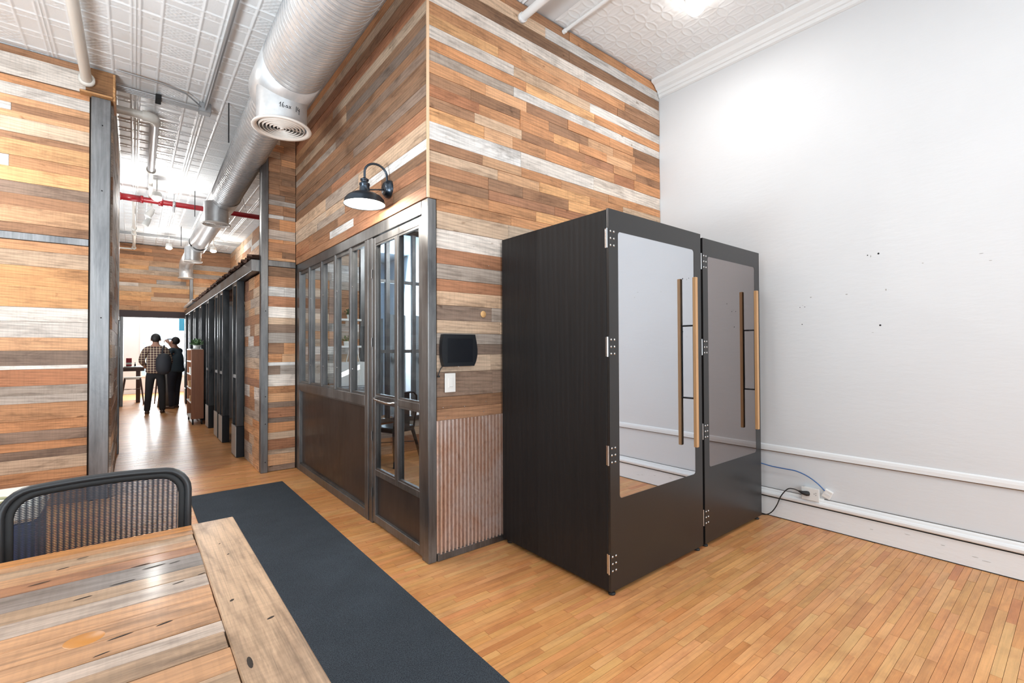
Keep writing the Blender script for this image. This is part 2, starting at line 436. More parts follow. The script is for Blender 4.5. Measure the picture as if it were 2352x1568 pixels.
# wall behind the booths (boards face the camera room)
wB = struct('wall_front', MB().box(XA+.02, XR, YB, YB+.09, 0, H_C), M_backing)
rowsB = [(4.05,3.97,'omoo'),(3.97,3.885,'tp'),(3.885,3.79,'dd'),(3.79,3.694,'pp'),(3.694,3.61,'oaom'),(3.61,3.535,'Oomm'),
 (3.535,3.452,'ptp'),(3.452,3.374,'oOo'),(3.374,3.301,'gpp'),(3.301,3.218,'oamood'),(3.218,3.141,'mdomaom'),(3.141,3.063,'rooOoao'),
 (3.063,2.99,'mtmmrom'),(2.99,2.897,'Oaoooro'),(2.897,2.778,'wpp'),(2.778,2.706,'maoooo'),(2.706,2.629,'taOot'),(2.629,2.541,'mdmOoo'),
 (2.541,2.469,'drrmo'),(2.469,2.388,'ooOmor')]
planks(wB, 'x', YB, XA+.002, XR-.004, rowsB, -1, seed=11)
rowsB2 = [(2.388,2.315,'oomo'),(2.315,2.197,'tttgp'),(2.197,2.066,'wwpt'),(2.066,1.964,'rrmo'),(1.964,1.862,'gggt'),(1.862,1.781,'rrom'),
 (1.781,1.688,'ttgt'),(1.688,1.587,'kgkmgm'),(1.587,1.50,'tttmo'),(1.50,1.427,'ggtm'),(1.427,1.355,'kktm'),(1.355,1.24,'ttmto'),(1.24,1.075,'kkkgt'),
 (1.075,.994,'ddmd'),(.994,.919,'mmdm')]
planks(wB, 'x', YB, 1.556, XR-.004, rowsB2, -1, seed=12)
# light sawn edge strip down the corner
obj('corner_strip', MB().box(XA-.014, XA+.002, YB-.020, YB-.008, 2.39, H_C), mat('sawn_corner_edge', rgb(232,196,160), .6), wB)
# corrugated sheet at the foot of that wall, its steel sill
mb = MB(); vs_ = []; nn = 0; x = 1.560
pts = []
while x < 2.5:
    for (du, dv) in ((0, 0), (.40, 0), (.50, 1), (.84, 1), (.94, 0)): pts.append((x + du*.0305, YB - .006 - .024*dv))
    x += .0305
for (px_, py_) in pts: vs_ += [(px_, py_, .045), (px_, py_, .921)]
mb.add(vs_, [(2*i, 2*i+2, 2*i+3, 2*i+1) for i in range(len(pts)-1)], False)
obj('corrugated_sheet', mb, M_corr, wB, fix=False)
obj('sill_rail', MB().bbox(1.556, 2.5, YB-.028, YB, 0, .046, .003), M_steel, wB)
# nail heads and the pale knot patch
mb = MB()
for (x, z) in ((1.60,1.005),(1.66,1.01),(1.77,1.0),(1.95,1.02),(1.62,.94),(1.93,.95),(1.85,2.11),(1.98,1.99)):
    mb.lathe([(0,0),(.0022,0),(.003,.003)], (x, YB-.0245, z), 8, 'y')
o = obj('nail_heads', mb, M_chrome, wB); o['kind'] = 'stuff'
mb = MB(); mb.lathe([(.0, -.003), (.022, -.003), (.024, 0)], (1.93, YB-.0225, 1.64), 16, 'y')
obj('knot', mb, mat('pale_knot', rgb(214,168,112), .6), wB)

# glazed office wall: boards above the steel frame, dark ones deepened for the shadow there
wA = struct('wall_office', MB().box(XA+.002, XA+.10, YB+.07, YS+.1, 2.388, H_C), M_backing)
rowsA = [(4.05,3.97,'oo'),(3.97,3.885,'t'),(3.885,3.79,'mr'),(3.79,3.694,'r'),(3.694,3.61,'ta'),(3.61,3.535,'dm'),(3.535,3.452,'kt'),
 (3.452,3.374,'d'),(3.374,3.301,'kg'),(3.301,3.218,'dm'),(3.218,3.141,'d'),(3.141,3.063,'kd'),(3.063,2.99,'dk'),(2.99,2.897,'rd'),
 (2.897,2.778,'tgt'),(2.778,2.706,'wtt'),(2.706,2.629,'dmgt'),(2.629,2.541,'rmdm'),(2.541,2.469,'drwmr'),(2.469,2.390,'rm')]
planks(wA, 'y', XA+.002, YB-.006, YS-.002, rowsA, -1, seed=21)

# left boarded wall
wL = struct('wall_corner', MB().box(-6.0, -.19, YS, YS+.14, 0, H_C), M_backing)
rowsL = [(3.797,3.731,'aao'),(3.731,3.624,'tpp'),(3.624,3.557,'taa'),(3.557,3.49,'tapm'),(3.49,3.436,'tOa'),(3.436,3.302,'aat'),(3.302,3.242,'tpm'),
 (3.242,3.101,'aOO'),(3.101,3.001,'tapo'),(3.001,2.874,'aaO'),(2.874,2.767,'gtk'),(2.767,2.66,'omm'),(2.66,2.513,'taa'),(2.513,2.433,'mm')]
rowsL2 = [(2.363,2.279,'oo'),(2.279,2.141,'omt'),(2.141,1.969,'OO'),(1.969,1.779,'OaO'),(1.779,1.651,'ggp'),(1.651,1.509,'pgp'),(1.509,1.393,'aa'),
 (1.393,1.262,'kk'),(1.262,1.228,'mw'),(1.228,1.083,'dmr'),(1.083,1.0,'gg'),(1.0,.927,'gg'),(.927,.777,'oao'),(.777,.684,'mo'),(.684,.586,'gtk'),
 (.586,.513,'mao'),(.513,.44,'ggk'),(.44,.324,'aat'),(.324,.24,'mo'),(.24,.12,'tm'),(.12,.0,'kd')]
planks(wL, 'x', YS, -2.6, -.334, rowsL, -1, seed=31)
planks(wL, 'x', YS, -2.6, -.334, rowsL2, -1, seed=32)
obj('steel_band', MB().bbox(-2.6, -.334, YS-.024, YS, 2.366, 2.430, .003), M_post, wL)
# boxed head under the ceiling
hd = obj('head_box', MB().box(-2.6, -.165, YS-.020, YS+.30, 3.795, 4.045), M_backing, wL)
R2 = random.Random(5)
for (zt, zb, ch) in ((4.045,3.985,'m'),(3.985,3.798,'p')):
    mb = MB(); mb.cur = PC[ch]; mb.bbox(-2.6, -.36, YS-.032, YS-.020, zb, zt, .002); obj('head_board', mb, M_px, hd, col=True)
mb = MB(); mb.cur = rgb(150,108,72); mb.bbox(-.362, -.163, YS-.040, YS-.020, 3.80, 4.045, .002); obj('head_board', mb, M_px, hd, col=True)
mb = MB(); mb.cur = rgb(196,146,98); mb.bbox(-.40, -.168, YS-.10, YS+.30, 3.780, 3.797, .002); obj('head_board', mb, M_px, hd, col=True)
mb = MB(); mb.cur = rgb(212,160,108); mb.bbox(-.168, -.150, YS-.06, YS+.30, 3.775, 4.03, .002); obj('head_board', mb, M_py, hd, col=True)
# short board wall between corridor and office
wS = struct('wall_short', MB().box(1.12, XA-.004, YS+.004, YS+.12, 0, H_C), M_backing)
rowsS = [(4.05,3.95,'om'),(3.95,3.85,'ao'),(3.85,3.762,'tm'),(3.762,3.677,'om'),(3.677,3.602,'tm'),(3.602,3.526,'mo'),(3.526,3.441,'mm'),(3.441,3.376,'d'),(3.376,3.3,'dd'),(3.3,3.234,'dm'),
 (3.234,3.178,'md'),(3.178,3.112,'kd'),(3.112,3.056,'g'),(3.056,2.943,'mm'),(2.943,2.90,'pg'),(2.90,2.77,'mo'),(2.77,2.66,'g'),(2.66,2.62,'oo'),
 (2.62,2.52,'m'),(2.52,2.45,'od'),(2.45,2.418,'a')]
rowsS2 = [(2.345,2.235,'d'),(2.235,2.116,'m'),(2.116,2.005,'pp'),(2.005,1.886,'r'),(1.886,1.76,'w'),(1.76,1.681,'t'),(1.681,1.586,'k'),(1.586,1.468,'g'),
 (1.468,1.342,'do'),(1.342,1.247,'oa'),(1.247,1.208,'w'),(1.208,1.105,'kg'),(1.105,.971,'p'),(.971,.893,'o'),(.893,.79,'a'),(.79,.727,'k'),(.727,.61,'r'),
 (.61,.555,'k'),(.555,.445,'o'),(.445,.366,'t'),(.366,.248,'r'),(.248,.193,'t'),(.193,.068,'a'),(.068,.004,'k')]
planks(wS, 'x', YS+.004, 1.188, XA-.022, rowsS, -1, seed=41)
planks(wS, 'x', YS+.004, 1.188, XA-.022, rowsS2, -1, seed=42)
obj('steel_band', MB().bbox(1.186, XA-.020, YS-.022, YS+.004, 2.348, 2.415, .003), M_steel, wS)

# steel posts of the corridor opening
def post(name, x0, x1, y0, y1, z0, z1, m_, holes=()):
    o = struct(name, MB().bbox(x0, x1, y0, y1, z0, z1, .004), m_)
    if holes:
        mb = MB()
        for z in holes: mb.lathe([(0,0),(.006,0),(.006,.002)], ((x0+x1)/2+.01, y0-.002, z), 10, 'y')
        h = obj('bolt_holes', mb, M_dark, o); h['kind'] = 'stuff'
    return o
post('trim_1', -.322, -.182, YS-.050, YS+.06, 0, 3.778, M_post, (3.52, 2.9, 1.7))
post('trim_2', 1.113, 1.186, YS-.030, YS+.06, 0, H_C, M_steel, (1.83, .86, .55, .12))
# corridor return wall on the left, seen edge-on
wR = struct('wall_return', MB().box(-.40, -.185, YS+.14, 8.22, 0, H_C), M_backing)
R3 = random.Random(9); rr = []; z = H_C-.01
while z > .05:
    h = R3.uniform(.09, .15); zb = max(0, z-h); rr.append((z, zb, ''.join(R3.choice('ggpkmtd') for _ in range(R3.choice((2, 3, 3)))))); z = zb
planks(wR, 'y', -.185, YS+.07, 8.16, rr, 1, seed=51)
post('trim_3', -.20, -.150, 8.20, 8.36, 0, 1.80, M_steel)
post('trim_4', -.19, -.160, 8.20, 8.36, 1.80, H_C, M_plastic)

# pressed tin ceiling ----------------------------------------------------------------
def tin_mesh(name, w, n, hf):
    vs_ = []; fs = []
    for j in range(n+1):
        for i in range(n+1):
            u, v = i/n*w, j/n*w
            e = 0 if 0 < i < n and 0 < j < n else 1
            vs_.append((u, v, -hf(u, v)))
    for j in range(n):
        for i in range(n):
            a = j*(n+1)+i; fs.append((a, a+n+1, a+n+2, a+1))
    me = bpy.data.meshes.new(name); me.from_pydata(vs_, [], fs); me.polygons.foreach_set('use_smooth', [True]*len(fs)); me.materials.append(M_tin); me.update()
    return me
def ridge(d, w, h): return h*max(0, 1-(d/w)**2) if abs(d) < w else 0
TW = .58
def hA(u, v):
    h = 0
    for c in (.0, TW):                                  # triple bead along the run
        for o_ in (-.028, 0, .028): h = max(h, ridge(u-c-o_, .009, .010))
    for c in (.165, .415): h = max(h, ridge(u-c, .011, .009))
    for c in (0, .29, .58): h = max(h, ridge(v-c, .011, .008))
    for c in (.09, .38): h = max(h, ridge(v-c, .008, .006))
    vv = v % .29
    if .185 < u < .395 and .105 < vv < .275:
        a = abs(((u-.185)+(vv-.1)*1.1) % .052 - .026); b_ = abs(((u-.185)-(vv-.1)*1.1) % .052 - .026)
        h = max(h, ridge(a, .007, .005), ridge(b_, .007, .005))
    if (.045 < u < .15 or .43 < u < .54) and .02 < vv < .09:
        h = max(h, .007*max(0, mnoise.noise(Vector((u*55, v*55, 3)))))
    return h
def hB(u, v):
    s = .15; h = 0; r = s/math.sqrt(2)
    u2, v2 = u % s, v % s
    for ci in (-1, 0, 1, 2):
        for cj in (-1, 0, 1, 2):
            d = math.hypot(u2-(ci+.5)*s, v2-(cj+.5)*s)
            h = max(h, ridge(d-r, .006, .004))
    return max(h, .003*max(0, 1-(math.hypot(u2-s/2, v2-s/2)/.03)))
mA = tin_mesh('tin_panel_bead', TW, 84, hA); mB = tin_mesh('tin_panel_circles', .45, 60, hB)
def tile(me, x, y):
    o = link('ceiling_panel', me, ceiling); o.location = (x, y, H_C+.010)
for i in range(-4, 8):
    for j in range(2, 26):
        x, y = i*TW, j*TW
        if y < .9 or y > 14.9: continue
        if y < 5.6 and x > 1.75: continue
        if y > 5.2 and y < 5.9 and x > 1.4: continue
        if 2.9 < y < 5.9 and x > 1.0: continue
        if y >= 5.9 and (x > 1.8 or x < -1.3): continue
        tile(mA, x, y)
for i in range(3):
    for j in range(8): tile(mB, 2.645+i*.45, -.90+j*.45)

# right wall trims
def profile_y(name, prof, y0, y1, m_):
    mb = MB(); k = len(prof); vs_ = [(a, y0, b) for a, b in prof] + [(a, y1, b) for a, b in prof]
    mb.add(vs_, [(i, i+1, k+i+1, k+i) for i in range(k-1)]); mb.add([(a, y0, b) for a, b in prof], [tuple(range(k))]); mb.add([(a, y1, b) for a, b in prof], [tuple(range(k))])
    return struct(name, mb, m_)
X = XR
y1t = YB-.024
profile_y('trim_5', [(X, H_C+.02), (X-.145, H_C+.02), (X-.145, H_C-.015), (X-.10, H_C-.03), (X-.075, H_C-.055), (X-.075, H_C-.062), (X-.045, H_C-.075), (X-.04, H_C-.100), (X-.026, H_C-.104),
   (X-.024, H_C-.128), (X-.008, H_C-.136), (X, H_C-.136)], -4.4, y1t, M_trim)
profile_y('trim_6', [(X, .590), (X-.004, .589), (X-.010, .582), (X-.013, .565), (X-.013, .540), (X, .538)], -4.4, y1t, M_trim)
profile_y('trim_7', [(X, .538), (X-.0125, .538), (X-.0125, .5345), (X, .5345)], -4.4, y1t, mat('bare_wood_edge', (.16, .09, .045), .7))
bb = profile_y('baseboard_right', [(X, .152), (X-.014, .152), (X-.016, .005), (X, .005)], -4.4, y1t, M_trim)
mb = MB()
prof = [(X, .226), (X-.012, .226), (X-.018, .217), (X-.020, .205), (X-.030, .200), (X-.036, .188), (X-.034, .172), (X-.024, .164), (X-.010, .161), (X, .161)]
k = len(prof); mb.add([(a, -4.4, b_) for a, b_ in prof] + [(a, y1t, b_) for a, b_ in prof], [(i, i+1, k+i+1, k+i) for i in range(k-1)])
obj('cap_moulding', mb, M_trim, bb)
obj('joint_line', MB().box(X-.012, X, -4.4, y1t, .151, .162), M_dark, bb)
obj('wall_joint', MB().box(X-.006, X, -4.4, y1t, .226, .2295), mat('dusty_joint', (.12, .10, .085), .8), bb)
obj('floor_joint', MB().box(X-.017, X, -4.4, y1t, .0, .0055), M_dark, bb)
# screw holes and scuffs left in the plaster
mb = MB()
for (y, z, r) in ((.94,2.062,.0065),(1.004,2.060,.004),(1.45,1.713,.0032),(1.416,1.714,.0032),(1.436,1.577,.004),(.936,1.55,.0065),(1.43,1.726,.0016)):
    mb.lathe([(0, -.0012), (r*.7, -.0012), (r, 0)], (X, y, z), 10, 'x')
o = obj('screw_holes', mb, M_dark, bpy.data.objects['wall_right']); o['kind'] = 'stuff'
mb = MB()
for (y, z, w_, h_) in ((1.372,1.787,.012,.008),(1.135,1.789,.014,.008),(.90,1.80,.008,.014),(.98,1.50,.014,.003),(.985,2.05,.006,.015),(.42,1.98,.02,.004),(.38,1.93,.014,.004),(.70,1.96,.01,.005),
                       (.47,.075,.03,.003),(.42,.065,.04,.003),(.62,.10,.02,.003),(.80,.115,.03,.003),(1.0,.09,.02,.003)):
    dx = .0165 if z < .15 else .0004
    mb.lathe([(0, -.0004), (1, -.0003), (1.05, 0)], (0, 0, 0), 10, 'x'); q = mb.v[-30:]
    mb.v[-30:] = [(X - dx + a, y + b_*w_*.5, z + c_*h_*.5) for a, b_, c_ in q]
o = obj('scuff_marks', mb, mat('grey_scuff', (.42, .41, .40), .8), bpy.data.objects['wall_right']); o['kind'] = 'stuff'

# ------------------------------------------------------------------ glazed office front
post('trim_8', XA-.010, XA+.052, YB-.022, YB+.068, 0, 2.386, M_steel)
XF = XA-.010
w1 = struct('window_1', MB().bbox(XF, XA+.06, 2.80, YS-.004, 2.296, 2.386, .003), M_steel)      # head of the frame
mb = MB(); mb.bbox(XF, XA+.06, 3.715, 3.790, 0, 2.296, .003); obj('window_post', mb, M_steel, w1)
mb = MB(); mb.bbox(XF+.004, XA+.06, 3.640, 3.706, 0, 2.296, .003); obj('window_post', mb, M_steel, w1)
mb = MB(); mb.bbox(XF, XA+.06, 5.760, YS-.026, 0, 2.296, .003); obj('window_post', mb, M_steel, w1)
mb = MB(); mb.bbox(XF, XA+.06, 3.790, 5.760, .925, 1.012, .003); obj('sill_rail', mb, M_steel, w1)
mb = MB(); mb.bbox(XF, XA+.06, 3.790, 5.760, 0, .078, .003); obj('bottom_rail', mb, M_steel, w1)
mb = MB().box(XA+.022, XA+.028, 3.785, 5.765, .07, .93); obj('lower_panel', mb, M_panel, w1)
mb = MB()
for a in (3.790, 5.748): mb.box(XA+.004, XA+.022, a, a+.012, .078, .925)
mb.box(XA+.004, XA+.022, 3.79, 5.76, .078, .092).box(XA+.004, XA+.022, 3.79, 5.76, .912, .925); obj('panel_bead', mb, M_steel, w1)
mul = [4.14, 4.55, 4.965, 5.395]
ys_ = [3.790] + mul + [5.760]
for c in mul:
    mb = MB(); mb.bbox(XF+.002, XA+.055, c-.022, c+.022, 1.012, 2.296, .003); mb.box(XA+.006, XA+.035, c-.034, c+.034, 1.012, 2.296)
    o = obj('mullion', mb, M_steel, w1)
    mb = MB()
    for z in (1.22, 1.95): mb.lathe([(0, -.003), (.006, -.002), (.007, 0)], (XA+.006, c-.029, z), 8, 'x')
    obj('screw', mb, M_chrome, o)
for i in range(5):
    a, b_ = ys_[i] + (.034 if i else .012), ys_[i+1] - (.034 if i < 4 else .012)
    mb = MB().box(XA+.024, XA+.030, a-.01, b_+.01, 1.03, 2.285); obj('pane', mb, M_glass, w1)
    mb = MB().box(XA+.004, XA+.024, a-.012, b_+.012, 1.012, 1.032); obj('glazing_bead', mb, M_steel, w1)
    mb = MB().box(XA+.004, XA+.024, a-.012, b_+.012, 2.262, 2.296); obj('glazing_bead', mb, M_steel, w1)
# door: two lights over two, solid kick panel
d1 = struct('door_1', MB().bbox(XF+.006, XA+.046, 3.585, 3.632, .018, 2.288, .003), M_steel)
for (a, b_, z0, z1, nm) in ((2.796, 2.842, .018, 2.288, 'stile'), (3.172, 3.222, .40, 2.23, 'stile'), (2.842, 3.585, 2.232, 2.288, 'top_rail'),
                            (2.842, 3.585, .980, 1.028, 'lock_rail'), (2.842, 3.585, .392, .440, 'lower_rail'), (2.842, 3.585, .018, .080, 'bottom_rail')):
    dx = .0015 if nm == 'stile' else 0
    mb = MB().bbox(XF+.006-dx, XA+.046+dx, a, b_, z0, z1, .003); obj(nm, mb, M_steel, d1)
mb = MB().box(XA+.018, XA+.024, 2.84, 3.59, .07, .40); obj('kick_panel', mb, M_panel, d1)
for (a, b_) in ((2.842, 3.172), (3.222, 3.585)):
    for (z0, z1) in ((.440, .980), (1.028, 2.232)):
        obj('pane', MB().box(XA+.020, XA+.026, a-.005, b_+.005, z0-.005, z1+.005), M_glass, d1)
        mb = MB(); t = .014
        mb.box(XA, XA+.020, a, a+t, z0, z1).box(XA, XA+.020, b_-t, b_, z0, z1).box(XA, XA+.02, a+t, b_-t, z0, z0+t).box(XA, XA+.02, a+t, b_-t, z1-t, z1)
        obj('glazing_bead', mb, M_steel, d1)
mb = MB().tube([(XF+.004, 3.565, 1.012), (XF-.022, 3.560, 1.010), (XF-.030, 3.50, 1.002), (XF-.030, 3.30, .992), (XF-.022, 3.235, .995), (XF+.004, 3.23, .998)], .008)
obj('pull_handle', mb, M_chrome, d1)
mb = MB()
for z in (.25, .70, 1.45, 2.0): mb.tube([(XF, 3.636, z-.035), (XF, 3.636, z+.035)], .006, 8)
obj('hinge', mb, M_steel, d1)

# office interior -------------------------------------------------------------------
YO = 5.86
wo = struct('wall_office_back', MB().box(XA+.02, 2.24, YO, YO+.03, 0, H_C).box(2.24, XR, YO, YO+.03, 0, .43).box(2.24, XR, YO, YO+.03, 2.95, H_C), M_backing)
rro = []; R4 = random.Random(14); z = 2.9
while z > 0.02:
    h = R4.uniform(.09, .13); zb = max(.0, z-h); rro.append((z, zb, R4.choice(['tp', 'gp', 'pt', 'kk', 'tm', 'og', 'ww', 'gt', 'dm']))); z = zb
planks(wo, 'x', YO, XA+.07, 2.23, rro, -1, seed=61)
rro = [(.43,.33,'rgoa'),(.33,.22,'gtgm'),(.22,.11,'aroo'),(.11,.004,'tmao')]
planks(wo, 'x', YO, 2.24, XR-.06, rro, -1, seed=62)
struct('ceiling_office', MB().box(XA+.11, XR-.01, YB+.1, YO, 3.02, 3.05), M_white)
struct('wall_office_side', MB().box(XR-.05, XR-.01, YB+.1, YO, 0, 3.02), M_white)
w2 = struct('window_2', MB().bbox(2.24, XR-.05, YO-.03, YO+.02, .425, .480, .003), M_steel)
for x in (2.265, 2.61, 2.99, 3.40, 3.80): obj('mullion', MB().bbox(x-.028, x+.028, YO-.035, YO+.02, .48, 2.95, .003), M_steel, w2)
for z in (1.36, 2.29): obj('transom', MB().bbox(2.24, XR-.06, YO-.025, YO+.015, z-.022, z+.022, .003), M_steel, w2)
for i, (a, b_) in enumerate(((2.29, 2.585), (2.64, 2.965), (3.02, 3.375), (3.43, 3.775))):
    for (z0, z1) in ((.48, 1.338), (1.382, 2.268), (2.312, 2.95)):
        obj('pane', MB().box(a-.01, b_+.01, YO-.004, YO+.002, z0-.005, z1+.005), M_glass, w2)
# room added behind that window; its daylight blue is put into the wall colour
struct('added_annex_wall', MB().box(2.14, 4.2, 9.4, 9.5, 0, 3.2).box(2.14, 4.2, 5.95, 9.5, 3.2, 3.25), mat('daylight_tinted_wall', (.52, .62, .72), .7))
# curtains: gathered cloth panels
def curtain(x0, x1, y, z0, z1, label):
    mb = MB(); n_ = int((x1-x0)/.012); pts = [(x0+(x1-x0)*i/n_, y+.022*sin(i*.95)+.008*sin(i*.37)) for i in range(n_+1)]
    vs_ = []
    for (a, b_) in pts: vs_ += [(a, b_, z0), (a, b_, (z0+z1)/2), (a, b_, z1)]
    mb.add(vs_, [(3*i+k, 3*i+3+k, 3*i+4+k, 3*i+1+k) for i in range(n_) for k in (0, 1)], True)
    o = obj('curtain', mb, M_cloth_w, fix=False); tag(o, label, 'curtain'); return o
curtain(2.30, 2.60, 5.98, .50, 1.80, 'pale grey curtain behind the office window, left of its middle steel mullion')
curtain(2.66, 2.94, 5.98, .50, 1.86, 'pale grey curtain behind the office window, right of its middle steel mullion')
curtain(3.04, 3.36, 5.98, .50, 1.86, 'pale grey curtain at the right edge of the office window, seen by the door stile')
# desk inside the office
t = thing('desk', 'black desk seen through the lower right door pane', 'desk', (3.3, 5.05, 0))
obj('desk_top', MB().bbox(2.80, 3.85, 4.72, 5.36, .70, .735, .004), M_black, t)
for (a, b_) in ((2.82, 4.74), (3.80, 4.74), (2.82, 5.31), (3.80, 5.31)): obj('leg', MB().bbox(a, a+.035, b_, b_+.035, 0, .70, .003), M_black, t)
obj('modesty_panel', MB().box(2.86, 3.80, 5.30, 5.32, .30, .70), M_black, t)
# metal cafe chair inside the office
def cafe_chair(name, loc, rz, m_, label, seat_z=.45, back=True, seat_m=None, group=None):
    t = thing(name, label, 'stool' if not back else 'chair', loc, group); s = .36
    R_ = Matrix.Rotation(rz, 4, 'Z'); T_ = Matrix.Translation(loc) @ R_
    def part(nm, mb, mm): return obj(nm, mb.xform(T_), mm, t)
    mb = MB(); q = s/2
    mb.bbox(-q, q, -q, q, seat_z-.022, seat_z, .01).box(-q+.01, q-.01, -q+.01, q-.01, seat_z-.06, seat_z-.022); part('seat', mb, seat_m or m_)
    for a in (-1, 1):
        for b_ in (-1, 1):
            mb = MB().tube([(a*.15, b_*.15, seat_z-.03), (a*.19, b_*.19, seat_z*.5), (a*.225, b_*.225, .012)], [.024, .018, .013], 8)
            mb.lathe([(0, 0), (.018, 0), (.018, .015), (0, .02)], (a*.225, b_*.225, 0), 10); part('leg', mb, m_)
    mb = MB()
    for a in (-1, 1): mb.tube([(a*.17, -.17, seat_z*.55), (-a*.17, .17, seat_z*.55)], .006, 6)
    part('cross_brace', mb, m_)
    if back:
        mb = MB().tube([(-.17, .16, seat_z-.02), (-.18, .20, seat_z+.22), (-.15, .225, seat_z+.37), (-.08, .235, seat_z+.42), (.08, .235, seat_z+.42), (.15, .225, seat_z+.37), (.18, .20, seat_z+.22), (.17, .16, seat_z-.02)], .012, 8)
        part('back_frame', mb, m_)
        mb = MB().bbox(-.05, .05, .20, .208, seat_z-.02, seat_z+.41, .002); part('back_splat', mb, m_)
    return t
cafe_chair('cafe_chair', (2.50, 5.40, 0), radians(200), M_black, 'black metal cafe chair seen through the lower door panes beside the desk')
# shelves, plants, bag and cabinet, added in place of a reflection in the panes
t = thing('added_wall_shelf', 'white wall shelf holding a small plant, added for a reflection, upper of two behind the panes', 'shelf', (2.06, YO-.10, 1.75))
obj('added_shelf_board', MB().bbox(1.93, 2.20, YO-.17, YO-.026, 1.74, 1.765, .003), M_plastic, t)
obj('added_shelf_bracket', MB().box(2.05, 2.07, YO-.15, YO-.026, 1.68, 1.74), M_plastic, t)
copy_thing(t, (2.06, YO-.10, 1.42), 'white wall shelf holding a small plant, added for a reflection, lower of two behind the panes')
def plant(name, loc, r, h, label, pot_m=None, ng=40, seed=1):
    t = thing(name, label, 'plant', loc); R_ = random.Random(seed); x, y, z = loc
    obj('pot', MB().lathe([(0, 0), (r*.42, 0), (r*.55, h*.34), (r*.5, h*.34), (r*.48, h*.30), (0, h*.30)], loc, 16), pot_m or M_terra, t)
    mb = MB()
    for i in range(ng):
        a = R_.uniform(0, 2*pi); e = R_.uniform(-.1, 1.3); d = r*R_.uniform(.45, 1.0); L = r*R_.uniform(.28, .45)
        c = Vector((x + d*cos(a)*cos(e), y + d*sin(a)*cos(e), z + h*.42 + d*.9*(sin(e)) ))
        dirv = (c - Vector((x, y, z+h*.35))).normalized(); sd = dirv.cross(Vector((R_.uniform(-1,1), R_.uniform(-1,1), 1))).normalized()*L*.33
        tip = c + dirv*L*.6; bs = c - dirv*L*.5
        mb.add([bs, c+sd, tip, c-sd], [(0, 1, 2, 3)])
        if i % 4 == 0: mb.tube([(x, y, z+h*.28), bs], .003, 5)
    o = obj('foliage', mb, M_leaf, t, fix=False); o['kind'] = 'stuff'
    return t
plant('added_shelf_plant', (2.08, YO-.10, 1.765), .07, .16, 'small green plant added for a reflection, on the upper white office shelf', seed=3)
plant('added_shelf_plant', (2.04, YO-.10, 1.435), .07, .16, 'small green plant added for a reflection, on the lower white office shelf', seed=4)
t = thing('added_paper_bag', 'white paper carrier bag added for a reflection, standing behind the right window panes', 'bag', (2.02, 5.55, .0))
mb = MB(); mb.prism([(1.86, .96), (2.18, .96), (2.16, 1.24), (1.88, 1.24)], 5.48, 5.66, 'y'); obj('bag_body', mb, M_plastic, t)
mb = MB().tube([(1.94, 5.49, 1.24), (1.98, 5.49, 1.42), (2.06, 5.49, 1.42), (2.10, 5.49, 1.24)], .006, 8); obj('handle', mb, M_plastic, t)
t = thing('added_storage_cabinet', 'grey low storage cabinet added inside the office under the white bag', 'cabinet', (2.0, 5.57, 0))
obj('body', MB().bbox(1.70, 2.20, 5.38, 5.82, .03, .955, .005), M_grey, t)
obj('door', MB().bbox(1.71, 1.945, 5.365, 5.38, .06, .93, .003), M_grey, t); obj('door', MB().bbox(1.955, 2.19, 5.365, 5.38, .06, .93, .003), M_grey, t)
obj('plinth', MB().box(1.72, 2.18, 5.40, 5.80, 0, .03), M_black, t)
# unseen office ceiling lamp, added to light the room
t = thing('office_fill_lamp', 'round white ceiling lamp added out of view to light the glazed office', 'lamp', (2.9, 4.3, 3.02))
obj('rim', MB().lathe([(0, 0), (.20, 0), (.20, -.04), (.17, -.045)], (2.9, 4.3, 3.02), 28), M_enamel, t)
obj('diffuser', MB().lathe([(.17, -.045), (.12, -.065), (0, -.07)], (2.9, 4.3, 3.02), 28), M_emw, t)
point_light('office_fill_light', (2.9, 4.3, 2.85), 72, .15, (.92, .96, 1))

# ------------------------------------------------------------------ phone booths
def rect_ring(mb, x0, x1, z0, z1, ix0, ix1, iz0, iz1, y0, y1, r=.02, n=5):
    """door leaf with a round-cornered opening"""
    inner = []; outer = []
    for (cx, cz, a0, ox, oz) in ((ix1-r, iz1-r, 0, x1, z1), (ix0+r, iz1-r, 90, x0, z1), (ix0+r, iz0+r, 180, x0, z0), (ix1-r, iz0+r, 270, x1, z0)):
        for k in range(n):
            a = radians(a0 + 90*k/(n-1)); inner.append((cx+r*cos(a), cz+r*sin(a))); outer.append((ox, oz))
    m_ = len(inner); V = [(a, y0, b_) for a, b_ in outer] + [(a, y0, b_) for a, b_ in inner] + [(a, y1, b_) for a, b_ in inner] + [(a, y1, b_) for a, b_ in outer]
    fs = []
    for i in range(m_):
        j = (i+1) % m_
        for l in range(4):
            q = [l*m_+i, l*m_+j, ((l+1) % 4)*m_+j, ((l+1) % 4)*m_+i]
            if l in (0, 2) and outer[i] == outer[j]: q = ([i, m_+j, m_+i] if l == 0 else [2*m_+i, 2*m_+j, 3*m_+i])
            if l == 3 and outer[i] == outer[j]: continue
            fs.append(tuple(q))
    mb.add(V, fs); return mb
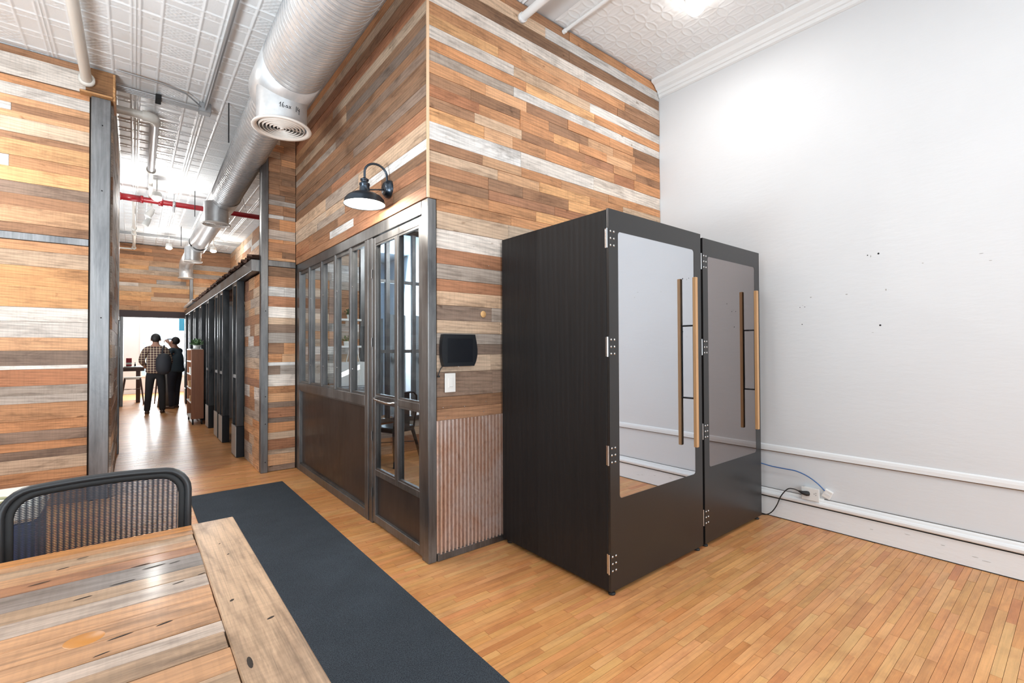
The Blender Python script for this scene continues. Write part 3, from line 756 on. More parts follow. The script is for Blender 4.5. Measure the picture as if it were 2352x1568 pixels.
def booth(x0, x1, gx0, gx1, gz0, gz1, hx, hz0, hz1, zt, glass, label, hz):
    yf = 1.705; yb = 2.690; zb = .026
    t = thing('phone_booth', label, 'booth', ((x0+x1)/2, (yf+yb)/2, 0))
    obj('side_panel', MB().bbox(x0, x0+.03, yf+.020, yb, zb, zt-.004, .002), M_booth, t)
    obj('side_panel', MB().bbox(x1-.03, x1, yf+.020, yb, zb, zt-.004, .002), M_booth, t)
    obj('roof_panel', MB().bbox(x0+.03, x1-.03, yf+.02, yb, zt-.034, zt-.004, .002), M_booth, t)
    obj('floor_panel', MB().bbox(x0+.03, x1-.03, yf+.02, yb, zb, zb+.03, .002), M_booth, t)
    obj('back_panel', MB().bbox(x0+.03, x1-.03, yb-.03, yb, zb+.03, zt-.034, .002), M_bin, t)
    obj('bench', MB().bbox(x0+.03, x1-.03, yb-.42, yb-.03, .42, .46, .004), M_booth, t)
    d = obj('door', rect_ring(MB(), x0+.002, x1-.002, zb, zt, gx0, gx1, gz0, gz1, yf, yf+.018), M_bfront, t)
    obj('glass_pane', MB().box(gx0-.015, gx1+.015, yf+.0012, yf+.007, gz0-.015, gz1+.015), glass, d)
    h = obj('pull_handle', MB().bbox(hx-.016, hx+.016, yf-.078, yf-.050, hz0, hz1, .003), M_oak, d) if False else None
    h = obj('pull_handle', MB().bbox(hx-.013, hx+.013, yf-.068, yf-.042, hz0, hz1, .003), M_oak, t)
    zc = (hz0+hz1)/2; L = (hz1-hz0)
    for z in (zc+.215*L, zc-.215*L):
        obj('standoff', MB().tube([(hx, yf-.044, z), (hx, yf+.0035, z)], .006, 10), M_black, h)
    obj('back_strip', MB().bbox(hx-.006, hx+.006, yf-.041, yf-.0375, zc-.215*L, zc+.215*L, .001), M_black, h)
    for z in hz:
        mb = MB().tube([(x0-.002, yf+.010, z-.056), (x0-.002, yf+.010, z+.056)], .0052, 10).box(x0-.0008, x0+.001, yf+.01, yf+.026, z-.055, z+.055)
        hg = obj('hinge', mb, M_chrome, t); mb = MB()
        for dz in (-.04, 0, .04):
            for dx in (.018, .048): mb.lathe([(0, -.003), (.006, -.002), (.007, .0005)], (x0+dx, yf, z+dz), 10, 'y')
        hs_ = obj('hinge_screws', mb, M_chrome, hg); hs_['kind'] = 'stuff'
    for a in (x0+.035, x1-.05):
        for b_ in (yf+.022, yb-.04):
            mb = MB().lathe([(0, 0), (.020, 0), (.021, .008), (.012, .014), (.006, .016), (.006, .03), (0, .03)], (a, b_, 0), 14)
            obj('levelling_foot', mb, M_rub, t)
    return t
booth(2.085, 3.082, 2.170, 2.990, .535, 2.068, 2.907, .736, 1.866, 2.190, M_glassA, 'left black phone booth with a wood grained side and a bright mirrored door', (2.022, 1.404, .790, .180))
booth(3.106, 4.000, 3.176, 3.915, .550, 2.045, 3.812, .753, 1.842, 2.170, M_glassB, 'right black phone booth with a brownish mirrored door, next to the white wall', (2.005, 1.40, .808, .207))

# wall items ------------------------------------------------------------------------
yw = YB - .024
t = thing('wall_tablet', 'black wall panel display with bulging sides above the white switch', 'display', (1.713, yw-.02, 1.385))
poly = [(1.588,1.278),(1.826,1.278),(1.842,1.31),(1.852,1.35),(1.853,1.39),(1.846,1.44),(1.834,1.493),(1.583,1.493),(1.574,1.45),(1.570,1.40),(1.572,1.34),(1.579,1.305)]
obj('housing', MB().prism(poly, yw-.036, yw, 'y'), M_black, t)
obj('screen', MB().bbox(1.612, 1.812, yw-.0375, yw-.036, 1.305, 1.465, .0004), mat('dark_screen', (.008, .009, .012), .2), t)
mb = MB().lathe([(0, -.002), (.004, -.001), (.005, 0)], (1.700, yw-.032, 1.2785), 10, 'y'); obj('status_light', mb, M_plastic, t)
obj('cable', MB().tube([(1.592, yw-.012, 1.285), (1.572, yw-.014, 1.265), (1.560, yw-.012, 1.235), (1.556, yw-.010, 1.215)], .0035, 8), M_rub, t)
obj('cable_clip', MB().bbox(1.553, 1.568, yw-.016, yw-.002, 1.208, 1.220, .002), M_rub, t)
t = thing('light_switch', 'white switch plate on the boards below the black display', 'switch', (1.651, yw-.006, 1.168))
obj('plate', MB().bbox(1.610, 1.692, yw-.009, yw, 1.104, 1.232, .003), M_plastic, t)
obj('rocker', MB().bbox(1.634, 1.668, yw-.012, yw-.009, 1.135, 1.202, .001), M_plastic, t)
obj('rating_mark', MB().box(1.642, 1.668, yw-.0126, yw-.012, 1.142, 1.1435), M_grey, t)
XW = XR
def smooth(P_, m_=6):
    P_ = [Vector(p) for p in P_]; out = []
    for i in range(len(P_)-1):
        p0, p1, p2, p3 = P_[max(i-1, 0)], P_[i], P_[i+1], P_[min(i+2, len(P_)-1)]
        for k in range(m_):
            t = k/m_; out.append(.5*((2*p1) + (p2-p0)*t + (2*p0-5*p1+4*p2-p3)*t*t + (3*p1-p0-3*p2+p3)*t*t*t))
    return out + [P_[-1]]
t = thing('wall_outlet', 'white double power outlet on the white wall above the baseboard', 'outlet', (XW-.02, 1.37, .262))
obj('box', MB().bbox(XW-.042, XW, 1.325, 1.435, .212, .300, .006), M_plastic, t)
obj('cover_plate', MB().bbox(XW-.047, XW-.042, 1.318, 1.440, .207, .304, .002), M_plastic, t)
mb = MB()
for (dy, dz) in ((-.012, .012), (-.012, -.002), (0, .005)): mb.box(XW-.0478, XW-.047, 1.35+dy, 1.353+dy, .255+dz, .263+dz)
obj('socket_slots', mb, M_dark, t)
obj('bracket_ear', MB().bbox(XW-.012, XW, 1.296, 1.326, .208, .232, .002), M_plastic, t)
t = thing('data_socket', 'small white data box tilted beside the outlet, blue cable entering', 'socket', (XW-.012, 1.272, .272))
mb = MB().bbox(-.012, .012, -.028, .028, -.032, .032, .003).xform(Matrix.Translation((XW-.012, 1.272, .275)) @ Matrix.Rotation(radians(24), 4, 'X'))
obj('box', mb, M_plastic, t)
obj('label_strip', MB().bbox(-.001, .001, -.02, .02, -.008, .006, .0003).xform(Matrix.Translation((XW-.0242, 1.272, .277)) @ Matrix.Rotation(radians(24), 4, 'X')), M_trim, t)
t = thing('power_cord', 'black power cord with a plug hanging from the white outlet', 'cord', (XW-.06, 1.5, .1))
obj('plug', MB().tube([(XW-.047, 1.392, .258), (XW-.060, 1.40, .259), (XW-.068, 1.425, .262), (XW-.066, 1.452, .268)], [.018, .019, .014, .006], 10), M_rub, t)
obj('cord', MB().tube(smooth([(XW-.066, 1.452, .268), (XW-.062, 1.49, .274), (XW-.06, 1.535, .262), (XW-.058, 1.585, .195), (XW-.055, 1.62, .11), (XW-.055, 1.66, .045), (XW-.055, 1.71, .012), (XW-.06, 1.80, .006), (XW-.06, 1.95, .006)]), .0042, 8), M_rub, t)
o = obj('network_cable', MB().tube(smooth([(XW-.030, 1.285, .300), (XW-.034, 1.33, .345), (XW-.034, 1.40, .388), (XW-.034, 1.48, .412), (XW-.034, 1.56, .414), (XW-.036, 1.66, .416), (XW-.05, 1.78, .432), (XW-.05, 2.0, .44)]), .0042, 8), M_blue_cable)
tag(o, 'thin blue network cable looping along the white wall to the booth', 'cable')

# gooseneck barn lamp on the office wall ----------------------------------------------
LX, LY, LZ = 1.290, 3.28, 2.462
t = thing('barn_lamp', 'dark gooseneck barn lamp, lit, on the boards above the glazed door', 'lamp', (XA-.02, LY, 2.585))
obj('wall_plate', MB().lathe([(0, -.046), (.045, -.046), (.052, -.040), (.054, -.026), (.064, -.024), (.066, 0)], (XA-.018, LY, 2.588), 28, 'x'), M_gun, t)
arc = [(LX, LY, 2.625), (LX, LY, 2.675)] + [(LX + .086 - .086*cos(a), LY, 2.675+.078*sin(a)) for a in [pi*i/12 for i in range(1, 12)]] + [(LX+.172, LY, 2.66), (LX+.170, LY, 2.615), (XA-.06, LY, 2.605)]
obj('gooseneck', MB().tube(arc, .0085, 10), M_gun, t)
obj('brace_rod', MB().tube([(LX+.03, LY, 2.553), (XA-.05, LY, 2.580)], .006, 8), M_gun, t)
obj('neck', MB().lathe([(0, .170), (.014, .170), (.020, .163), (.030, .160), (.030, .150), (.022, .148), (.026, .132), (.038, .129), (.038, .118), (.034, .115), (.036, .080), (.044, .070), (.046, .060)], (LX, LY, LZ), 24), M_gun, t)
obj('shade', MB().lathe([(.046, .062), (.085, .054), (.118, .034), (.138, .010), (.145, -.022), (.147, -.024), (.143, -.022), (.135, .008), (.115, .030), (.083, .049), (.04, .056)], (LX, LY, LZ), 36), M_gun, t)
obj('reflector', MB().lathe([(.1425, -.020), (.134, .0075), (.114, .029), (.082, .048), (.0, .054)], (LX, LY, LZ), 36), mat('lit_white_enamel', (.9, .9, .85), .3, emit=(1, .98, .90), estr=2.5), t)
obj('bulb', MB().lathe([(0, -.022), (.020, -.016), (.030, .002), (.026, .024), (.012, .045)], (LX, LY, LZ), 16), M_em, t)
point_light('barn_lamp_light', (LX, LY, LZ-.045), 26, .03, (1, .95, .86))

# ------------------------------------------------------------------ duct
def spiral(path, R_, pitch, ribh=.007, n=48):
    """round spiral duct: rings of the seam as raised ridges along a straight run"""
    a, b_ = Vector(path[0]), Vector(path[1]); L = (b_-a).length; m_ = max(2, int(L/(pitch/9)))
    mb = MB(); vs_ = []
    for i in range(m_+1):
        c = a.lerp(b_, i/m_); s = i*L/m_
        for k in range(n):
            th = 2*pi*k/n; ph = ((s/pitch + k/n) % 1.0)
            r = R_ + (ribh if ph < .10 else 0); vs_.append((c.x + r*cos(th), c.y, c.z + r*sin(th)))
    mb.add(vs_, [(i*n+k, i*n+(k+1) % n, (i+1)*n+(k+1) % n, (i+1)*n+k) for i in range(m_) for k in range(n)], True); return mb
def seam(path, R_, pitch):
    a, b_ = Vector(path[0]), Vector(path[1]); L = (b_-a).length; n_ = int(L/pitch*36)
    return MB().tube([a.lerp(b_, i/n_) + Vector((R_*cos(2*pi*i/36), 0, R_*sin(2*pi*i/36))) for i in range(n_+1)], .0028, 5)
DX, DZ = .957, 3.60
t = thing('spiral_duct', 'large galvanised spiral air duct running under the ceiling into the corridor', 'duct', (DX, 5, DZ))
obj('wide_duct', spiral([(DX, .4, DZ), (DX, 3.84, DZ)], .226, .052, .003), M_duct, t, fix=False)
obj('sleeve', MB().lathe([(.222, -.27), (.230, -.27), (.230, .26), (.224, .30), (.176, .40)], (DX, 4.10, DZ), 44, 'y'), M_duct, t)
obj('lock_seam', seam([(DX, .4, DZ), (DX, 3.84, DZ)], .2265, .052), M_seam, t, fix=False)
obj('lock_seam', seam([(DX+.004, 4.45, DZ), (DX+.055, 7.66, DZ-.01)], .1765, .072), M_seam, t, fix=False)
obj('narrow_duct', spiral([(DX+.004, 4.45, DZ), (DX+.055, 7.66, DZ-.01)], .176, .072, .006), M_duct, t, fix=False)
obj('sleeve', MB().lathe([(.181, -.32), (.181, .30), (.170, .33)], (DX+.062, 7.96, DZ-.01), 40, 'y'), M_duct, t)
obj('plain_duct', MB().lathe([(.168, 8.2), (.168, 11.3)], (DX+.068, 0, DZ-.015), 40, 'y'), M_duct, t)
obj('sleeve', MB().lathe([(.173, -.32), (.173, .30), (.15, .33)], (DX+.070, 11.74, DZ-.015), 40, 'y'), M_duct, t)
obj('plain_duct', MB().lathe([(.145, 12.0), (.145, 14.35)], (DX+.072, 0, DZ-.015), 40, 'y'), M_duct, t)
ex, ey, ez = DX+.072, 14.35, DZ-.015
obj('end_elbow', MB().tube([(ex, ey-.02, ez), (ex, ey+.12, ez-.02), (ex, ey+.22, ez-.10), (ex, ey+.26, ez-.22), (ex, ey+.26, ez-.34)], .146, 28), M_duct, t)
def hanger(y, x=DX):
    obj('hanger_rod', MB().tube([(x-.175, y, DZ+.02), (x-.175, y, H_C)], .006, 8), M_black, t)
for y in (5.8, 9.4, 12.3): hanger(y)
# drop collars and round grilles
def diffuser(x, y, zr, R_, ztop, label, blades=6):
    g = thing('ceiling_grille', label, 'vent', (x, y, zr), 'round grilles under the duct') if False else None
    c = obj('drop_collar', MB().lathe([(R_*.84, ztop-zr), (R_*.84, .012)], (x, y, zr), 40), M_duct, t)
    obj('grille_rim', MB().lathe([(R_*.82, .02), (R_*.86, .020), (R_*.97, .012), (R_, .0), (R_*.98, -.006), (R_*.90, -.006), (R_*.83, .002), (R_*.82, .02)], (x, y, zr), 44), M_grille, c)
    for i in range(blades):
        r = R_*(.82 - .118*(i+.6))
        if r > .01: obj('grille_ring', MB().lathe([(r+.004, .012), (r-.002, -.003), (r-.0045, -.003), (r+.0015, .012)], (x, y, zr), 36), M_grille, c)
    obj('grille_hub', MB().lathe([(.016, .02), (.016, -.003), (0, -.004)], (x, y, zr), 14), M_grille, c)
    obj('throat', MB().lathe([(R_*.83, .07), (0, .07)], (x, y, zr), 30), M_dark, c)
    mb = MB(); mb.box(x-R_*.72, x+R_*.72, y-.004, y+.004, zr+.014, zr+.018).box(x-.004, x+.004, y-R_*.72, y+R_*.72, zr+.014, zr+.018); obj('grille_cross', mb, M_grille, c)
    return c
c1 = diffuser(.937, 4.15, 3.205, .225, 3.50, '')
diffuser(.922, 7.97, 3.21, .185, 3.52, '')
diffuser(.945, 11.74, 3.22, .175, 3.52, '')
diffuser(ex, ey+.26, ez-.36, .175, ez-.30, '')
# felt-pen note on the first collar: 16 ax 14
def scribble(strokes, x, y, z, R_, a0, s):
    mb = MB()
    for st in strokes:
        pts = []
        for (u, v) in st:
            a = a0 + u*s/R_; pts.append((x + (R_+.0012)*cos(a), y + (R_+.0012)*sin(a), z + v*s))
        mb.tube(pts, .0022, 6)
    return mb
G = [[(0,.55),(.25,.95),(.16,0)], [(.75,1.0),(.5,.5),(.5,.1),(.75,.0),(.9,.25),(.7,.45),(.52,.3)],
     [(1.45,.5),(1.2,.45),(1.15,.12),(1.4,.08),(1.48,.5),(1.52,.1),(1.65,.1)], [(1.75,.55),(2.1,.05)], [(2.1,.55),(1.75,.0)],
     [(3.2,.95),(3.15,-.1)], [(3.55,.9),(3.45,.35),(3.95,.35)], [(3.85,.75),(3.8,-.45)]]
ang0 = math.atan2(-4.15, -.937) + radians(-6)
obj('pen_note', scribble(G, .937, 4.15, 3.30, .189, ang0, .040), M_dark, c1)

# pipes on the ceiling ----------------------------------------------------------------
t = thing('sprinkler_pipe', 'cream pipe under the ceiling meeting the left boarded wall', 'pipe', (-.355, 4.5, 3.90))
obj('pipe', MB().tube([(-.37, 1.2, 3.90), (-.352, YS-.02, 3.90)], .040, 16), M_pipe, t)
obj('flange', MB().lathe([(.041, -.06), (.060, -.055), (.060, -.018), (.052, 0), (0, 0)], (-.352, YS-.055, 3.90), 20, 'y'), M_pipe, t)
t = thing('sprinkler_pipe', 'cream elbow pipe coming out behind the left steel post', 'pipe', (0, 6.45, 3.95))
obj('pipe', MB().tube([(-.184, 6.46, 3.95), (.10, 6.46, 3.95)], .042, 16), M_pipe, t)
obj('elbow', MB().tube([(.06, 6.46, 3.95), (.10, 6.46, 3.95), (.145, 6.475, 3.95), (.165, 6.52, 3.95), (.17, 6.57, 3.95)], .056, 16), M_pipe, t)
obj('pipe', MB().tube([(.17, 6.52, 3.95), (.178, 8.36, 3.95)], .043, 16), M_duct, t)
obj('coupling', MB().lathe([(.0, -.03), (.055, -.03), (.055, .03), (0, .03)], (.178, 8.36, 3.95), 18, 'y'), M_pipe, t)
obj('pipe', MB().tube([(.178, 8.36, 3.95), (.21, 10.4, 3.95)], .027, 12), M_pipe, t)
t = thing('red_sprinkler_pipe', 'red sprinkler pipe crossing the corridor below the tin ceiling', 'pipe', (.7, 9.80, 3.875))
obj('pipe', MB().tube([(-1.2, 9.80, 3.875), (2.08, 9.80, 3.875)], .044, 16), M_red, t)
obj('coupling', MB().lathe([(0, -.16), (.062, -.16), (.062, -.12), (.054, -.12), (.054, .12), (.062, .12), (.062, .16), (0, .16)], (-.05, 9.80, 3.875), 18, 'x'), M_red, t)
obj('coupling', MB().lathe([(0, -.03), (.064, -.03), (.064, .03), (0, .03)], (.34, 9.80, 3.875), 18, 'x'), M_red, t)
obj('pipe_clamp', MB().tube([(.52, 9.80, H_C), (.52, 9.80, 3.92)], .006, 8).lathe([(.048, -.02), (.052, -.02), (.052, .02), (.048, .02)], (.52, 9.80, 3.875), 16, 'x').tube([(.52, 9.80, 3.83), (.52, 9.80, 3.73)], .016, 8), M_conduit, t)
t = thing('sprinkler_pipe', 'cream branch pipe running from the red pipe to the far boarded wall', 'pipe', (0, 11, 3.9))
obj('pipe', MB().tube([(-.01, 9.85, 3.86), (-.01, 10.0, 3.88), (-.01, 10.3, 3.90), (-.01, 14.9, 3.90)], .030, 14), M_pipe, t)
for y in (12.4, 12.9, 14.75): obj('coupling', MB().lathe([(0, -.05), (.047, -.05), (.047, .05), (0, .05)], (-.01, y, 3.90), 16, 'y'), M_pipe, t)
obj('cross_pipe', MB().tube([(-.9, 14.8, 3.86), (-.05, 14.8, 3.88), (-.01, 14.80, 3.90)], .02, 10), M_pipe, t)
t = thing('ceiling_conduit', 'thin grey conduit beside the duct ending in a junction box', 'conduit', (.58, 5, 3.98))
obj('conduit', MB().tube([(.575, 1.0, 3.985), (.585, 5.96, 3.985)], .017, 12), M_conduit, t)
obj('junction_box', MB().bbox(.53, .64, 5.95, 6.06, 3.95, H_C, .006), M_conduit, t)
obj('whip', MB().tube([(.555, 5.97, 3.99), (.50, 5.90, 4.005), (.40, 5.78, 4.015), (.20, 5.72, 4.02), (-.14, 5.70, 4.02)], .009, 8), M_conduit, t)
t = thing('cable_bundle', 'bundle of thin conduits crossing the corridor mouth at the ceiling', 'conduit', (.2, 6.05, 4.0))
for i in range(4): obj('conduit', MB().tube([(-.16, 6.02+i*.035, 4.015), (.535, 6.0+i*.03, 4.0)], .008, 8), M_conduit, t)
obj('strap', MB().bbox(.16, .21, 6.0, 6.15, 3.985, 4.03, .003), M_dark, t)
t = thing('ceiling_conduit', 'thin conduits crossing the corridor ceiling near the far boarded wall', 'conduit', (.3, 13.4, 4.0))
for i in range(3): obj('conduit', MB().tube([(-1.2, 13.3+i*.12, 4.0), (2.05, 13.3+i*.12, 4.0)], .012, 8), M_conduit, t)
t = thing('sprinkler_pipe', 'white pipe across the ceiling ending on the front boarded wall', 'pipe', (2.29, 2.0, 3.92))
obj('pipe', MB().tube([(2.294, .4, 3.92), (2.294, YB-.03, 3.92)], .030, 14), M_trim, t)
obj('cap', MB().lathe([(.031, -.02), (.036, -.02), (.036, .01), (0, .01)], (2.294, YB-.035, 3.92), 14, 'y'), M_trim, t)
t = thing('ceiling_conduit', 'thin white conduit on the ceiling right of the white pipe', 'conduit', (2.75, 2.0, 4.0))
obj('conduit', MB().tube([(2.755, .4, 4.015), (2.755, YB-.02, 4.015)], .014, 10), M_trim, t)
obj('coupling', MB().tube([(2.755, YB-.05, 4.015), (2.755, YB-.02, 4.015)], .018, 10), M_trim, t)
obj_ = obj('hanging_wire', MB().tube([(1.06, 7.5, 4.03), (1.25, 8.3, 4.0), (1.45, 9.1, 3.93), (1.62, 9.9, 3.98), (1.8, 10.8, 4.03)], .006, 6), M_conduit)
tag(obj_, 'loose grey wire sagging from the corridor ceiling beside the duct', 'wire')

# lamps -------------------------------------------------------------------------------
def dome_lamp(x, y, label, power, ln='ceiling_lamp_light'):
    t = thing('ceiling_lamp', label, 'lamp', (x, y, H_C), 'round ceiling lamps')
    obj('base', MB().lathe([(0, 0), (.075, 0), (.075, -.02), (.06, -.03)], (x, y, H_C), 24), M_enamel, t)
    obj('globe', MB().lathe([(.06, -.03), (.072, -.055), (.066, -.095), (.04, -.125), (0, -.135)], (x, y, H_C), 24), M_em, t)
    l = area_light(ln, (x, y, H_C-.15), (x, y, 0), .13, .13, power, (1, .98, .95)); l.data.shape = 'DISK'; return t
dome_lamp(3.29, 1.84, 'lit round ceiling lamp near the white wall at the top of the frame', 10)
dome_lamp(-1.75, 4.9, 'lit round ceiling lamp over the left boarded wall, outside the frame', 70, 'left_lamp_light')
dome_lamp(1.9, .4, 'round ceiling lamp added above the middle of the front room to light the floor, outside the frame', 23, 'floor_fill_light')  # lamp added out of view to brighten floor and lower wall
dome_lamp(2.3, -1.3, 'round ceiling lamp added to light the open floor near the white wall, outside the frame', 23, 'floor_fill_light')  # second lamp added out of view for the floor
def spot(x, y, label, power, z=3.72):
    t = thing('track_spotlight', label, 'lamp', (x, y, H_C))
    obj('stem', MB().tube([(x, y, H_C), (x, y, z+.11)], .010, 8), M_enamel, t)
    obj('can', MB().lathe([(0, .12), (.045, .115), (.062, .09), (.066, 0), (.060, 0), (.055, .05)], (x, y, z), 20), M_enamel, t)
    obj('lens', MB().lathe([(.060, .004), (.04, -.016), (0, -.022)], (x, y, z), 20), M_em, t)
    point_light('track_spotlight_light', (x, y, z-.12), power, .06, (1, .98, .94)); return t
spot(.265, 9.05, 'bright corridor spotlight close to the red pipe', 34)
spot(.617, 13.3, 'lit spotlight before the far boarded wall, left of the duct', 26)
spot(1.46, 13.1, 'lit spotlight before the far boarded wall, right of the duct', 26)
def can(x, y, label):
    t = thing('spotlight_head', label, 'lamp', (x, y, H_C), 'unlit spotlight heads')
    obj('stem', MB().tube([(x, y, H_C), (x, y, 3.90)], .009, 8), M_enamel, t)
    obj('can', MB().tube([(x+.02, y, 3.93), (x-.02, y-.01, 3.86), (x-.06, y-.02, 3.78)], [.03, .05, .055], 16), M_enamel, t)
can(.24, 10.6, 'white tilted spotlight head behind the red pipe, nearer one'); can(.21, 11.4, 'white tilted spotlight head behind the red pipe, farther one')

# ------------------------------------------------------------------ corridor, right side partition
wc = struct('wall_corridor', MB().box(1.130, 1.20, YS+.125, 6.86, 0, 2.27), M_backing)
R5 = random.Random(23); rr = []; z = 2.262
while z > .03:
    h = R5.uniform(.085, .15); zb = max(.003, z-h); rr.append((z, zb, ''.join(R5.choice('aotmrptg') for _ in range(R5.choice((1, 2, 3, 3)))))); z = zb
planks(wc, 'y', 1.130, YS+.065, 6.855, rr, -1, seed=71)
hb = struct('trim_9', MB().bbox(1.03, 1.125, YS+.065, 14.95, 2.285, 2.42, .004), M_steel)
# rusted roof sheet with a ragged edge on top of the beam
mb = MB(); vs_ = []; ys2 = []; y = YS+.07; k = 0
while y < 12.4: ys2.append(y); y += .022
R6 = random.Random(2)
for i, y in enumerate(ys2):
    z = 2.452 + .016*sin(i*2*pi/6); e = 1.02 + R6.uniform(-.025, .02)
    vs_ += [(e, y, z-.010), (e, y, z+.012), (2.06, y, z+.07)]
mb.add(vs_, [(3*i+k, 3*i+3+k, 3*i+4+k, 3*i+1+k) for i in range(len(ys2)-1) for k in (0, 1)])
o = obj('roof_sheet', mb, mat('rusted_roof_edge', (.075, .035, .022), .8), hb, fix=False)
mb = MB(); vs_ = []; ys2 = [12.45 + i*.02 for i in range(120)]
for i, y in enumerate(ys2):
    z = 2.46 + .022*sin(i*2*pi/8); vs_ += [(1.0, y, z-.02), (1.0, y, z+.03), (2.06, y, z+.08)]
mb.add(vs_, [(3*i+k, 3*i+3+k, 3*i+4+k, 3*i+1+k) for i in range(len(ys2)-1) for k in (0, 1)])
obj('roof_sheet', mb, M_duct, hb, fix=False)
# steel door frames standing along the corridor
def frame_unit(y0, y1, n_):
    w = struct('window_%d' % n_, MB().bbox(1.032, 1.118, y0, y0+.05, .40, 2.285, .003), M_steel_d)
    obj('upright', MB().bbox(1.032, 1.118, y1-.05, y1, .40, 2.285, .003), M_steel_d, w)
    obj('lit_side_plate', MB().bbox(1.026, 1.032, y0+.004, y1-.004, .012, .395, .001), M_plinth_lit, w)  # pale tone of the plinth's lit side, put into the plate colour
    obj('plinth', MB().bbox(1.032, 1.124, y0-.004, y1+.004, 0, .400, .003), M_black, w)
    obj('cross_rail', MB().bbox(1.036, 1.112, y0+.05, y1-.05, 1.02, 1.065, .003), M_steel, w)
    obj('top_rail', MB().bbox(1.036, 1.112, y0+.05, y1-.05, 2.235, 2.285, .003), M_steel, w)
    if y1-y0 > .14: obj('pane', MB().box(1.070, 1.076, y0+.045, y1-.045, .40, 2.24), M_glass, w)
for i, (a, b_) in enumerate(((6.935, 7.275), (8.165, 8.525), (8.665, 9.06), (9.83, 10.225), (11.05, 11.42), (12.2, 12.6), (13.4, 13.8), (14.6, 14.95))): frame_unit(a, b_, 3+i)
# back of the small rooms behind the partition and the boarded wall above them
wb = struct('wall_corridor_back', MB().box(2.09, 2.13, YS+.13, 15.1, 0, H_C), M_backing)
R7 = random.Random(29); rr = []; z = H_C-.01
while z > 2.5:
    h = R7.uniform(.10, .17); zb = max(2.48, z-h); rr.append((z, zb, ''.join(R7.choice('ttapagmt') for _ in range(9)))); z = zb
planks(wb, 'y', 2.09, YS+.13, 15.0, rr, -1, seed=81)
o = struct('wall_cell', MB().box(1.20, 2.09, 6.86, 6.90, 0, 2.27).box(1.14, 2.09, 11.0, 11.04, 0, 2.27), M_grey)
# framed pictures glimpsed between the frames
for (z, h, lb) in ((1.95, .10, 'upper'), (1.62, .16, 'lower')):
    t = thing('wall_picture', 'pale picture on the dark wall between the far frames, %s one' % lb, 'picture', (2.08, 12.6, z))
    obj('print', MB().bbox(2.062, 2.088, 12.3, 13.0, z-h/2, z+h/2, .003), mat('pale_print_'+lb, (.55, .50, .42), .6), t)
    obj('frame', MB().box(2.068, 2.0895, 12.28, 13.02, z-h/2-.02, z+h/2+.02), M_black, t)

# far boarded wall with the wide opening
wf = struct('wall_far', MB().box(-3.0, -.235, 15.0, 15.12, 0, H_C).box(-.235, 1.07, 15.0, 15.12, 2.21, H_C).box(1.07, 2.09, 15.0, 15.12, 0, H_C), M_backing)
R8 = random.Random(31); rr = []; z = H_C-.01
while z > 2.42:
    h = R8.uniform(.085, .14); zb = max(2.375, z-h)
    rr.append((z, zb, ''.join(R8.choice('aaotmOgpa' if z < 3.7 else 'dmdmo') for _ in range(4)))); z = zb
planks(wf, 'x', 15.0, -1.6, 2.085, rr, -1, seed=91)
rr = []; z = 2.37
while z > .04:
    h = R8.uniform(.09, .14); zb = max(.003, z-h); rr.append((z, zb, ''.join(R8.choice('aotmgp') for _ in range(2)))); z = zb
planks(wf, 'x', 15.0, -3.0, -.27, rr, -1, seed=92)
obj('head_beam', MB().bbox(-1.2, 1.10, 14.95, 15.0, 2.212, 2.375, .004), mat('dark_stained_beam', (.035, .018, .018), .55), wf)
post('trim_10', -.262, -.205, 14.93, 15.13, 0, 2.212, M_steel)
post('trim_11', 1.07, 1.125, 14.93, 15.13, 0, 2.212, M_steel)
post('trim_12', 1.14, 1.215, 14.955, 14.999, 2.42, H_C, M_post)
t = thing('chalkboard', 'narrow black board hanging at the right side of the far opening', 'board', (1.15, 14.9, 1.9))
obj('board', MB().bbox(1.09, 1.20, 14.86, 14.92, 1.43, 2.30, .004), M_black, t)
obj('frame', MB().box(1.08, 1.21, 14.92, 14.94, 1.42, 2.31), mat('dark_wood_frame', (.05, .03, .02), .6), t)

# bright room beyond
struct('wall_window_room', MB().box(-3, .15, 19.0, 19.2, 0, H_C).box(1.40, 3.2, 19.0, 19.2, 0, H_C).box(.15, 1.40, 19.0, 19.2, 0, .55).box(.15, 1.40, 19.0, 19.2, 3.0, H_C), M_white)
struct('wall_window_room_side', MB().box(2.2, 2.3, 15.1, 19.0, 0, H_C).box(-3.1, -3.0, 8.3, 19.0, 0, H_C), M_white)
wn = struct('window_11', MB().bbox(.15, 1.40, 18.98, 19.06, .52, .58, .004), M_trim)
for x in (.175, 1.375): obj('jamb', MB().bbox(x-.025, x+.025, 18.98, 19.08, .58, 3.0, .003), M_trim, wn)
for z in (1.66, 1.02, 2.95): obj('sash_rail', MB().bbox(.2, 1.35, 19.0, 19.05, z-.03, z+.03, .003), M_trim, wn)
obj('sash_bar', MB().bbox(.765, .785, 19.0, 19.05, .58, 3.0, .002), M_trim, wn)
for (a, b_) in ((.2, .765), (.785, 1.35)): obj('pane', MB().box(a, b_, 19.02, 19.026, .58, 2.95), M_glass, wn)
dome_lamp(-.2, 17.2, 'unseen round ceiling lamp added to brighten the room with the far window', 90)  # unseen lamp added to whiten the walls of this room
